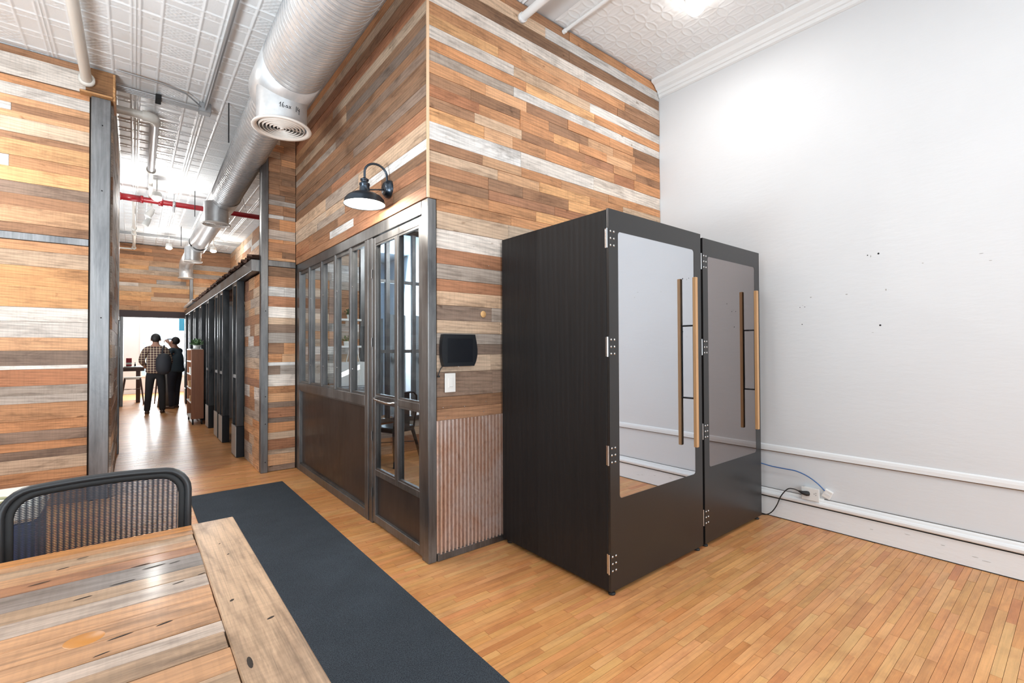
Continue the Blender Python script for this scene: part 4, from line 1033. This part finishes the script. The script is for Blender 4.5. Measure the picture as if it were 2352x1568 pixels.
# building across the street
t = thing('building', 'pale building across the street seen through the far window', 'building', (1.5, 26, 0))
obj('wall', MB().box(-6, 8, 26, 27, -3, 8), mat('pale_stone', (.85, .83, .80), .8), t)
for x in (.1, 1.1, 2.1):
    for z in (.2, 2.2):
        f_w = obj('window', MB().bbox(x-.35, x+.35, 25.92, 26, z-.6, z+.7, .01), M_trim, t); obj('pane', MB().box(x-.3, x+.3, 25.90, 25.93, z-.55, z+.65), mat('window_dusk', (.45, .47, .5), .2), f_w)
t = thing('street_banner', 'teal banner hanging on the building seen at the upper right of the far window', 'banner', (1.52, 24.5, 2.2))
obj('cloth', MB().bbox(1.50, 1.74, 24.5, 24.52, 2.2, 2.75, .003), mat('teal_cloth', (.012, .12, .17), .7), t)
obj('pole', MB().tube([(1.62, 24.50, 2.76), (1.62, 26.0, 2.76)], .015, 8), M_conduit, t)

# ------------------------------------------------------------------ mat on the floor
o = obj('floor_mat', MB().bbox(.41, 1.226, .9, 5.37, .0012, .009, .003), M_rug); tag(o, 'long charcoal carpet runner on the wood floor beside the glazed office', 'mat')

# ------------------------------------------------------------------ plank table
t = thing('plank_table', 'reclaimed plank table with a wide end board in the foreground', 'table', (-.6, 1.3, 0))
ZT = .752
rt = [.0]
tb = [(2.092,2.036,'o'),(2.036,1.995,'a'),(1.995,1.928,'t'),(1.928,1.868,'a'),(1.868,1.800,'r'),(1.800,1.690,'g'),(1.690,1.618,'t'),(1.618,1.540,'p'),(1.540,1.472,'a'),
      (1.472,1.392,'a'),(1.392,1.318,'a'),(1.318,1.262,'p'),(1.262,1.190,'t'),(1.190,1.10,'a'),(1.10,1.01,'t'),(1.01,.92,'o'),(.92,.83,'a'),(.83,.74,'g'),(.74,.65,'a'),(.65,.55,'t')]
R9 = random.Random(17)
PT = {'o': rgb(200,136,76), 'a': rgb(200,150,108), 't': rgb(184,152,122), 'r': rgb(170,116,80), 'g': rgb(136,126,120), 'p': rgb(198,178,162)}
for (y1, y0, ch) in tb:
    mb = MB(); k = R9.uniform(.92, 1.06); mb.cur = tuple(v*k for v in PT[ch]); dz = R9.uniform(-.0012, .0008)
    mb.bbox(-1.75, .166 + R9.uniform(-.002, .002), y0+.0008, y1-.0008, ZT-.034, ZT+dz, .0016); obj('table_board', mb, M_table, t, col=True)
mb = MB(); mb.cur = rgb(204,170,138); mb.bbox(.168, .302, .55, 2.095, ZT-.036, ZT+.001, .003); obj('end_board', mb, M_tabley, t, col=True)
mb = MB(); mb.lathe([(0, .0006), (.94, .0006), (1, 0)], (0, 0, 0), 28); mb.v = [(-.083 + a*.036, 1.424 + b_*.030, ZT + c_) for a, b_, c_ in mb.v]
obj('oval_patch', mb, mat('amber_inlay', rgb(196,130,58), .3), t)
mb = MB()
for (x, y, L, w_) in ((.02,1.80,.05,.004),(.05,1.765,.06,.005),(-.02,1.70,.06,.004),(.10,1.60,.03,.003),(-.02,1.385,.05,.006),(.06,1.385,.035,.007),(-.20,1.84,.05,.004),(-.12,1.98,.03,.003),(.155,1.62,.02,.004),(-.05,1.33,.03,.004),
                      (-.16,1.92,.03,.005),(-.10,1.66,.04,.006),(.10,1.76,.03,.003),(.20,1.40,.012,.012),(.235,1.72,.008,.008),(.225,1.83,.007,.007),(.26,1.25,.02,.01),(.19,1.10,.012,.05)):
    mb.lathe([(0, .0014), (.8, .0014), (1, .0006)], (0, 0, 0), 10); n_ = 30
    mb.v[-n_:] = [(x + a*L*.5, y + b_*w_*.5 + a*.003, ZT + c_) for a, b_, c_ in mb.v[-n_:]]
o = obj('cracks', mb, mat('dark_crack', (.028, .018, .012), .8), t); o['kind'] = 'stuff'
obj('under_frame', MB().box(-1.65, .20, .62, 2.02, ZT-.074, ZT-.036), M_black, t)
for (a, b_) in ((-.47, 2.0), (-.47, .64), (-1.62, 2.0), (-1.62, .64)):
    obj('leg', MB().bbox(a-.03, a+.03, b_-.03, b_+.03, 0, ZT-.074, .004), M_black, t)

# ------------------------------------------------------------------ mesh-back office chair
CY0 = 2.345
t = thing('office_chair', 'black office chair with a see-through mesh back behind the table', 'chair', (-.075, 2.6, 0))
def back_pt(u, v):
    """u across -1..1, v up 0..1; curved backrest"""
    w = .262*(1 + .02*v); x = -.088 + u*w
    return Vector((x, CY0 + .030*(1-u*u)*1.0 + .02*(v-.5)**2 + (v-.5)*.03,   .525 + .387*v - .012*u*u))
def rrect(rad, n=7):
    """rounded rectangle in u,v from the lower left, anticlockwise"""
    P_ = []; ru, rv = rad
    for (cu, cv, a0) in ((1-ru, rv, -90), (1-ru, 1-rv, 0), (-1+ru, 1-rv, 90), (-1+ru, rv, 180)):
        for k in range(n): a = radians(a0 + 90*k/(n-1)); P_.append((cu + ru*cos(a), cv + rv*sin(a)))
    # densify straight runs
    out = []
    for i, p in enumerate(P_):
        q = P_[(i+1) % len(P_)]; d = math.hypot((q[0]-p[0])*.27, (q[1]-p[1])*.42); m_ = max(1, int(d/.03))
        for k in range(m_): out.append((p[0]+(q[0]-p[0])*k/m_, p[1]+(q[1]-p[1])*k/m_))
    return out
ring = rrect((.28, .20))
def ring_tube(pts, rx, rz, n=12):
    m_ = len(pts); vs_ = []
    for i in range(m_):
        p = pts[i]; tan = (pts[(i+1) % m_] - pts[i-1]).normalized(); ny = Vector((0, 1, 0)); nx = tan.cross(ny).normalized()
        for k in range(n): a = 2*pi*k/n; vs_.append(p + nx*cos(a)*rx + ny*sin(a)*rz)
    return vs_, [(i*n+k, i*n+(k+1) % n, ((i+1) % m_)*n+(k+1) % n, ((i+1) % m_)*n+k) for i in range(m_) for k in range(n)]
pts = [back_pt(u, v) for u, v in ring]
bf = obj('back_frame', MB().add(*ring_tube(pts, .0125, .015), True), mat('charcoal_nylon', (.030, .031, .033), .38), t)
inn = [back_pt(u*.925, .5+(v-.5)*.905) for u, v in ring]
obj('inner_lip', MB().add(*ring_tube(inn, .0135, .007), True), M_rub, bf)
# woven mesh: two families of fine strands crossing at a shallow angle
mb = MB(); na = 66
def inside(u, v):
    uu, vv = abs(u)/.94, abs(v-.5)/.465
    if uu > 1 or vv > 1: return False
    a, b_ = max(0, (uu-.72)/.28), max(0, (vv-.60)/.40); return a*a+b_*b_ <= 1
for fam in (1, -1):
    for i in range(-14, na+14):
        v0 = i/na; seg = []
        for k in range(0, 25):
            u = -.95 + 1.90*k/24; v = v0 + fam*.125*u + .045*u
            if inside(u, v): seg.append(back_pt(u, v) + Vector((0, .002*fam, 0)))
            else:
                if len(seg) > 1: pass
        if len(seg) < 2: continue
        h = .0016; vs_ = []
        for p in seg: vs_ += [p + Vector((0, 0, h)), p - Vector((0, 0, h))]
        mb.add(vs_, [(2*q, 2*q+1, 2*q+3, 2*q+2) for q in range(len(seg)-1)])
o = obj('back_mesh', mb, mat('black_mesh_yarn', (.035, .038, .05), .6), t, fix=False); o['kind'] = 'stuff'
obj('back_stem', MB().tube([(-.075, CY0+.035, .56), (-.075, CY0+.06, .50), (-.075, CY0+.02, .44), (-.075, CY0-.06, .42), (-.075, CY0-.18, .43)], [.03, .028, .026, .03, .03], 12), M_rub, t) if False else \
obj('back_stem', MB().tube([(-.075, CY0+.02, .545), (-.075, CY0+.05, .48), (-.075, CY0+.02, .425), (-.075, CY0-.10, .405)], [.03, .028, .026, .03], 12), M_rub, t)
mb = MB(); mb.bbox(-.325, .175, CY0-.52, CY0-.03, .43, .485, .02); obj('seat', mb, M_bin, t)
obj('gas_column', MB().lathe([(0, .41), (.05, .41), (.04, .39), (.024, .38), (.024, .12), (.04, .12), (.04, .07), (0, .07)], (-.075, CY0-.26, 0), 18), M_black, t)
for k in range(5):
    a = 2*pi*k/5+.3; c = Vector((-.075, CY0-.26, 0)); d = Vector((cos(a), sin(a), 0))
    l = obj('base_arm', MB().tube([c + d*.03 + Vector((0,0,.10)), c + d*.28 + Vector((0,0,.075))], [.024, .016], 10), M_rub, t)
    obj('caster', MB().lathe([(0, -.02), (.026, -.018), (.028, 0), (.026, .018), (0, .02)], tuple(c + d*.28 + Vector((0,0,.030))), 14, 'y'), M_rub, l)

# blue pedestal with a pale cushion behind the chair
t = thing('cushioned_pedestal', 'navy pedestal with an off-white cushion behind the mesh chair at the left edge', 'stool', (-.60, 3.75, 0))
obj('body', MB().bbox(-.80, -.405, 3.55, 3.95, .06, .485, .008), M_bluecab, t)
for z in (.10, .30): obj('drawer_front', MB().bbox(-.79, -.415, 3.538, 3.55, z, z+.18, .003), M_bluecab, t)
obj('cushion', MB().bbox(-.82, -.39, 3.53, 3.97, .485, .60, .025), M_cush, t)
mb = MB().tube([(-.60+.10*cos(2*pi*k/24), 3.62+.07*sin(2*pi*k/24), .606) for k in range(25)], .008, 8); obj('piping', mb, M_olive, t)
for (a, b_) in ((-.77, 3.6), (-.44, 3.6), (-.77, 3.9), (-.44, 3.9)): obj('caster', MB().lathe([(0, -.015), (.028, -.012), (.030, 0), (.028, .012), (0, .015)], (a, b_, .030), 14, 'y').tube([(a, b_, .03), (a, b_, .065)], .01, 6), M_rub, t)

# ------------------------------------------------------------------ cart of shelves in the corridor
x0, x1, y0, y1 = .825, 1.02, 10.42, 11.30
t = thing('shelf_cart', 'reddish wooden shelf cart on casters with steel edged shelves, in the corridor', 'cart', (.92, 10.85, 0))
m = M_walnut = mat('red_brown_board', (.20, .075, .035), .4); n = N(m)
n.base(n.mix((.42, .17, .075), (.17, .062, .032), n.noise(n.pos((22, 22, 1.6)), 1, 5, .65, .5)))
obj('side_panel', MB().bbox(x0, x1, y0, y0+.03, .11, 1.395, .003), M_walnut, t)
obj('side_panel', MB().bbox(x0, x1, y1-.03, y1, .11, 1.395, .003), M_walnut, t)
obj('back_panel', MB().box(x1-.015, x1, y0+.03, y1-.03, .11, 1.395), M_grey, t)
for z in (.11, .40, .66, .92, 1.16, 1.385):
    obj('shelf', MB().bbox(x0-.006, x1-.015, y0+.03, y1-.03, z, z+.022, .002), M_plastic, t)
for (a, b_) in ((x0+.03, y0+.04), (x1-.03, y0+.04), (x0+.03, y1-.04), (x1-.03, y1-.04)):
    obj('caster', MB().lathe([(0, -.014), (.042, -.012), (.046, 0), (.042, .012), (0, .014)], (a, b_, .046), 16, 'x').tube([(a, b_, .05), (a, b_, .115)], .014, 8), M_rub, t)
plant('potted_plant', (.925, 10.60, 1.407), .115, .20, 'bushy green plant in a pale pot on the shelf cart, nearer one', seed=8, ng=90)
plant('potted_plant', (.955, 10.86, 1.407), .115, .20, 'bushy green plant in a pale pot on the shelf cart, farther one', seed=9, ng=90)
mk = [('wooden_box', (.86, 10.8, .682), .10, .14, .12, M_oak, 'small wooden box on the third shelf of the red cart', 'box'), ('wooden_box', (.87, 10.7, .422), .09, .12, .10, M_oak, 'small wooden box on the second shelf of the red cart', 'box'),
      ('storage_tin', (.87, 10.75, .942), .09, .12, .12, M_cush, 'pale tin on the fourth shelf of the red cart', 'tin')]
for nm, (x, y, z), a, b_, h, mm, lb, ct in mk:
    t = thing(nm, lb, ct, (x, y, z)); obj('body', MB().bbox(x-a/2, x+a/2, y-b_/2, y+b_/2, z, z+h*.8, .004), mm, t); obj('lid', MB().bbox(x-a/2-.003, x+a/2+.003, y-b_/2-.003, y+b_/2+.003, z+h*.8, z+h, .004), mm, t)

# far table, stools, planter ------------------------------------------------------------
t = thing('high_table', 'dark wooden high table beyond the far opening, by the window wall', 'table', (-.45, 16.3, 0))
M_dkw = mat('dark_brown_wood', (.07, .032, .022), .45)
obj('top', MB().bbox(-1.3, .30, 15.7, 16.9, .895, .94, .004), M_dkw, t)
obj('apron', MB().box(-1.2, .22, 15.78, 16.82, .83, .895), M_dkw, t)
for (a, b_) in ((.05, 15.82), (.05, 16.72), (-1.2, 15.82), (-1.2, 16.72)): obj('leg', MB().bbox(a, a+.09, b_, b_+.09, 0, .83, .004), M_dkw, t)
R0 = random.Random(4)
for i, (x, y, lb) in enumerate(((-.02, 15.42, 'metal stool with a pale seat in front of the dark high table'), (.60, 15.52, 'metal stool half hidden behind the man in plaid'))):
    cafe_chair('bar_stool', (x, y, 0), .2*i, M_dkw, lb, .70, False, M_cush)
t = thing('snack_box', 'red and white carton standing on the far high table', 'box', (-.10, 16.2, .94))
obj('carton', MB().bbox(-.16, -.04, 16.16, 16.24, .94, 1.17, .003), mat('red_card', (.35, .02, .03), .5), t)
obj('band', MB().bbox(-.162, -.038, 16.158, 16.242, 1.0, 1.05, .002), M_plastic, t)
t = thing('jar', 'small dark jar on the far high table near the plaid shirt', 'jar', (.22, 16.2, .94))
obj('body', MB().lathe([(0, 0), (.045, 0), (.045, .07), (0, .07)], (.22, 16.2, .94), 16), M_black, t); obj('lid', MB().lathe([(.047, .07), (.047, .09), (0, .09)], (.22, 16.2, .94), 16), M_gun, t)
t = thing('bottle', 'thin dark bottle on the far high table beside the red carton', 'bottle', (.03, 16.2, .94))
obj('body', MB().lathe([(0, 0), (.02, 0), (.02, .06), (.008, .08), (.008, .12), (0, .12)], (.03, 16.2, .94), 12), M_black, t)
t = thing('serving_tray', 'green tray lying on the far high table', 'tray', (-.05, 15.95, .94))
obj('tray', MB().bbox(-.20, .16, 15.80, 16.04, .94, .952, .003), mat('green_tray', (.02, .09, .06), .5), t)
t = thing('floor_planter', 'tall grey tapered planter standing behind the two men', 'planter', (.64, 14.25, 0))
obj('planter_body', MB().lathe([(0, 0), (.20, 0), (.10, .88), (.085, .88), (.085, .84), (0, .84)], (.64, 14.25, 0), 28), mat('rough_grey_concrete', (.16, .15, .14), .9), t)
obj('soil', MB().lathe([(.086, .845), (0, .85)], (.64, 14.25, 0), 20), M_soil, t)

# ------------------------------------------------------------------ people
def skin(name, verts, edges, radii, root, mat_, parent, sub=2, off=(0,0,0), label=None):
    me = bpy.data.meshes.new(name); me.from_pydata([tuple(Vector(v)) for v in verts], edges, []); me.update()
    o = bpy.data.objects.new('tmp_skin', me); COL.objects.link(o)
    md = o.modifiers.new('skin', 'SKIN'); md.use_smooth_shade = True
    for i, sv in enumerate(me.skin_vertices[0].data):
        r = radii[i]; sv.radius = r if isinstance(r, tuple) else (r, r); sv.use_root = (i == root)
    ss = o.modifiers.new('sub', 'SUBSURF'); ss.levels = sub; ss.render_levels = sub
    dg = bpy.context.evaluated_depsgraph_get(); dg.update()
    m2 = bpy.data.meshes.new_from_object(o.evaluated_get(dg)); m2.name = name
    bpy.data.objects.remove(o); bpy.data.meshes.remove(me)
    m2.materials.clear(); m2.materials.append(mat_)
    for p in m2.polygons: p.use_smooth = True
    m2.transform(Matrix.Translation(-Vector(ORG[parent.name])))
    r = link(name, m2, parent); ORG[r.name] = ORG[parent.name]
    return r
M_skin = mat('skin', (.42, .22, .15), .5)
M_hair = mat('dark_hair', (.012, .010, .010), .6)
m = M_plaid = mat('brown_check_shirt', (.4, .3, .25), .85); n = N(m)
tc = n.pos((1, 1, 1), obj_=True); sx = n.new('ShaderNodeSeparateXYZ'); n.l(tc, sx.inputs[0])
def band(o_):
    a = n.new('ShaderNodeMath', operation='MULTIPLY'); n.l(o_, a.inputs[0]); a.inputs[1].default_value = 2*pi/.052
    b_ = n.new('ShaderNodeMath', operation='SINE'); n.l(a.outputs[0], b_.inputs[0]); return n.ramp(b_.outputs[0], [(.35, gray(0)), (.65, gray(1))])
b1, b2 = band(sx.outputs['X']), band(sx.outputs['Z'])
n.base(n.mix(n.mix((.055, .022, .028), (.34, .25, .17), b1), n.mix((.34, .25, .17), (.62, .55, .42), b1), b2))
M_jean = mat('black_denim', (.016, .017, .020), .85); M_navy = mat('navy_trousers', (.012, .014, .024), .85)
M_polo = mat('dark_teal_shirt', (.022, .040, .055), .8); M_shoe = mat('brown_leather_shoe', (.06, .03, .018), .5); M_bag = mat('black_nylon_bag', (.016, .018, .024), .7)

def person(origin, face, h, label, pose, shirt, trousers, heavy=1.0, hat=False):
    """face: heading in the xy plane (radians from +Y); arms from pose as joint positions in figure space (x right, y forward, z up)"""
    t = thing('person', label, 'person', origin); s = h/1.75
    R_ = Matrix.Translation(origin) @ Matrix.Rotation(face, 4, 'Z') @ Matrix.Scale(s, 4)
    P_ = lambda p: R_ @ Vector(p)
    J = dict(pel=(0,0,.95), wai=(0,.0,1.08), che=(0,.0,1.28), nb=(0,-.005,1.45), neck=(0,.01,1.53), skull=(0,.015,1.63), top=(0,.01,1.70), chin=(0,.05,1.575),
             shl=(-.17,-.0,1.41), shr=(.17,-.0,1.41), hl=(-.09,0,.84), hr=(.09,0,.84))
    J.update(pose)
    # the whole body as one skin surface
    names = ['pel','wai','che','nb','neck','skull','top','chin','shl','ell','wrl','shr','elr','wrr','hl','knl','anl','hr','knr','anr']
    ed = [('pel','wai'),('wai','che'),('che','nb'),('nb','neck'),('neck','skull'),('skull','top'),('skull','chin'),('nb','shl'),('shl','ell'),('ell','wrl'),('nb','shr'),('shr','elr'),('elr','wrr'),
          ('pel','hl'),('hl','knl'),('knl','anl'),('pel','hr'),('hr','knr'),('knr','anr')]
    rad = dict(pel=.13*heavy, wai=.12*heavy, che=.14*heavy, nb=.075, neck=.055, skull=.108, top=.080, chin=.066, shl=.06, ell=.042, wrl=.030, shr=.06, elr=.042, wrr=.030,
               hl=.085*heavy, knl=.056, anl=.042, hr=.085*heavy, knr=.056, anr=.042)
    V = [P_(J[k]) for k in names]; idx = {k: i for i, k in enumerate(names)}; E = [(idx[a], idx[b_]) for a, b_ in ed]; Rr = [rad[k]*s*.92 for k in names]
    # hands: palm and five fingers grown from the wrist
    for sd, wr, el in ((-1, 'wrl', 'ell'), (1, 'wrr', 'elr')):
        w = Vector(J[wr]); d = (w - Vector(J[el])).normalized(); sidev = Vector(J.get('palm_'+wr[-1], (0, 1, 0))); sidev = (sidev - d*sidev.dot(d)).normalized()
        pal = w + d*.07; V.append(P_(pal)); Rr.append((.040*s, .024*s)); ip = len(V)-1; E.append((idx[wr], ip))
        point = pose.get('point') == wr
        for q, (o_, L) in enumerate(((-.030, .072), (-.010, .082), (.010, .078), (.028, .062))):
            L2 = L if (not point or q == 3) else L*.75
            a = pal + sidev*(-o_) + d*.03; b_ = a + d*L2*.55; c = b_ + d*L2*.4 + Vector((0, 0, -.012 if not point else 0))
            for pt, rr_ in ((a, .0105), (b_, .0095), (c, .0075)): V.append(P_(pt)); Rr.append(rr_*s)
            n0 = len(V); E += [(ip, n0-3), (n0-3, n0-2), (n0-2, n0-1)]
        a = w + d*.03 + sidev*.035; b_ = a + d*.035 + sidev*.025
        for pt, rr_ in ((a, .013), (b_, .0095)): V.append(P_(pt)); Rr.append(rr_*s)
        n0 = len(V); E += [(idx[wr], n0-2), (n0-2, n0-1)]
    body = skin('body', V, E, Rr, 0, M_skin, t, 2)
    # shirt with sleeves
    sl = pose.get('sleeve', .95)
    def lerp3(a, b_, k): return tuple(Vector(a).lerp(Vector(b_), k))
    hem = (0, 0, .86)
    V = [hem, J['pel'], J['wai'], J['che'], J['nb'], lerp3(J['nb'], J['neck'], .5), J['shl'], lerp3(J['shl'], J['ell'], min(1, sl*2)), J['shr'], lerp3(J['shr'], J['elr'], min(1, sl*2))]
    E = [(0,1),(1,2),(2,3),(3,4),(4,5),(4,6),(6,7),(4,8),(8,9)]; Rr = [.178*heavy, .170*heavy, .156*heavy, .166*heavy, .095, .068, .078, .064, .078, .064]
    if sl > .5:
        V += [lerp3(J['ell'], J['wrl'], sl), lerp3(J['elr'], J['wrr'], sl)]; E += [(7,10),(9,11)]; Rr += [.046, .046]
    obj_s = skin('shirt', [P_(p) for p in V], E, [(r*s*1.12, r*s*.95) if i < 4 else r*s*1.0 for i, r in enumerate(Rr)], 0, shirt, t, 2)
    # trousers
    V = [(0,0,.945), J['hl'], J['knl'], J['anl'], J['hr'], J['knr'], J['anr'], lerp3(J['anl'], (J['anl'][0], J['anl'][1], 0), .5), lerp3(J['anr'], (J['anr'][0], J['anr'][1], 0), .5)]
    V.append((0,0,1.05)); E = [(9,0),(0,1),(1,2),(2,3),(3,7),(0,4),(4,5),(5,6),(6,8)]; Rr = [.128*heavy, .105*heavy, .078, .066, .105*heavy, .078, .066, .062, .062, .125*heavy]
    skin('trousers', [P_(p) for p in V], E, [r*s*.95 for r in Rr], 9, trousers, t, 2)
    for k in ('anl', 'anr'):
        a = J[k]; mb = MB(); prof = [(0, 0), (.045, 0), (.05, .02), (.042, .06), (.03, .085), (0, .09)]
        mb.lathe(prof, (0, 0, 0), 16); mb.v = [tuple(P_((a[0]+x_*.95, a[1]+.055+y_*2.7, z_*(1.0 if y_ < 0 else .72)))) for x_, y_, z_ in mb.v]
        obj('shoe', mb, M_shoe, t)
    # hair cap, ears, nose
    def blob(nm, c, rx, ry, rz, mm, cut=None, par=t):
        mb = MB(); pr = [(cos(a), sin(a)) for a in [radians(d_) for d_ in range(-90 if cut is None else cut, 91, 15)]]
        mb.lathe([(max(a, .001), b_) for a, b_ in pr], (0, 0, 0), 20); mb.v = [tuple(P_((c[0]+x_*rx, c[1]+y_*ry, c[2]+z_*rz))) for x_, y_, z_ in mb.v]
        return obj(nm, mb, mm, par)
    hx, hy, hz = J['skull']; tl = pose.get('tilt', 0)
    blob('hair', (hx, hy-.032, hz+.030), .088, .090, .100, M_hair, -60)
    for a in (-1, 1): blob('ear', (hx+a*.083, hy-.002, hz-.005), .012, .022, .034, M_skin)
    blob('nose', (hx, hy+.094, hz-.012), .013, .022, .022, M_skin)
    for a in (-1, 1): blob('eye', (hx+a*.032, hy+.078, hz+.018), .011, .008, .008, M_plastic)
    blob('mouth', (hx, hy+.082, hz-.052), .024, .006, .006, mat('lip', (.30, .11, .09), .5))
    if hat: blob('cap_brim', (hx, hy+.105, hz+.072), .066, .070, .012, M_hair)
    return t, P_
PH = -radians(4)
t, P_ = person((.375, 12.95, 0), PH, 1.74, 'man seen from behind in a checked shirt and black trousers with a black bag', dict(
    ell=(-.25,-.02,1.16), wrl=(-.20,.19,1.04), elr=(.26,-.02,1.14), wrr=(.22,.16,.98), knl=(-.115,.01,.50), anl=(-.145,-.01,.09), knr=(.115,.01,.50), anr=(.125,0,.09), sleeve=.9), M_plaid, M_jean)
mb = MB(); mb.lathe([(.001, -1), (.55, -.92), (.9, -.6), (1, 0), (.92, .5), (.6, .88), (.001, 1)], (0, 0, 0), 22)
mb.v = [tuple(P_((.15+a*.145, -.235+b_*.10, 1.09+c_*.24))) for a, b_, c_ in mb.v]; bg_ = obj('shoulder_bag', mb, M_bag, t)
obj('strap', MB().tube([P_((.12, -.19, 1.30)), P_((.13, -.13, 1.42)), P_((.15, -.01, 1.487)), P_((.16, .12, 1.38)), P_((.18, .14, 1.2)), P_((.22, -.02, 1.05)), P_((.22, -.18, 1.0))], .016, 8), M_bag, bg_)
t, P_ = person((.765, 13.75, 0), radians(47), 1.69, 'man in a dark teal shirt and navy trousers pointing left beside the far opening', dict(
    ell=(-.23,-.0,1.14), wrl=(-.24,.10,.90), elr=(.24,.16,1.36), wrr=(.13,.24,1.57), knl=(-.10,.01,.50), anl=(-.11,-.01,.09), knr=(.10,.03,.50), anr=(.11,.05,.09), sleeve=.46, point='wrr', palm_r=(0, 0, 1), palm_l=(0, 1, 0)), M_polo, M_navy, 1.12, hat=True)
mb = MB(); c = Vector((-.238, .085, .94)); mb.tube([c, c + Vector((0, .012, -.03))], .040, 14); mb.v = [tuple(P_(v)) for v in mb.v]; obj('wristband', mb, M_rub, t)
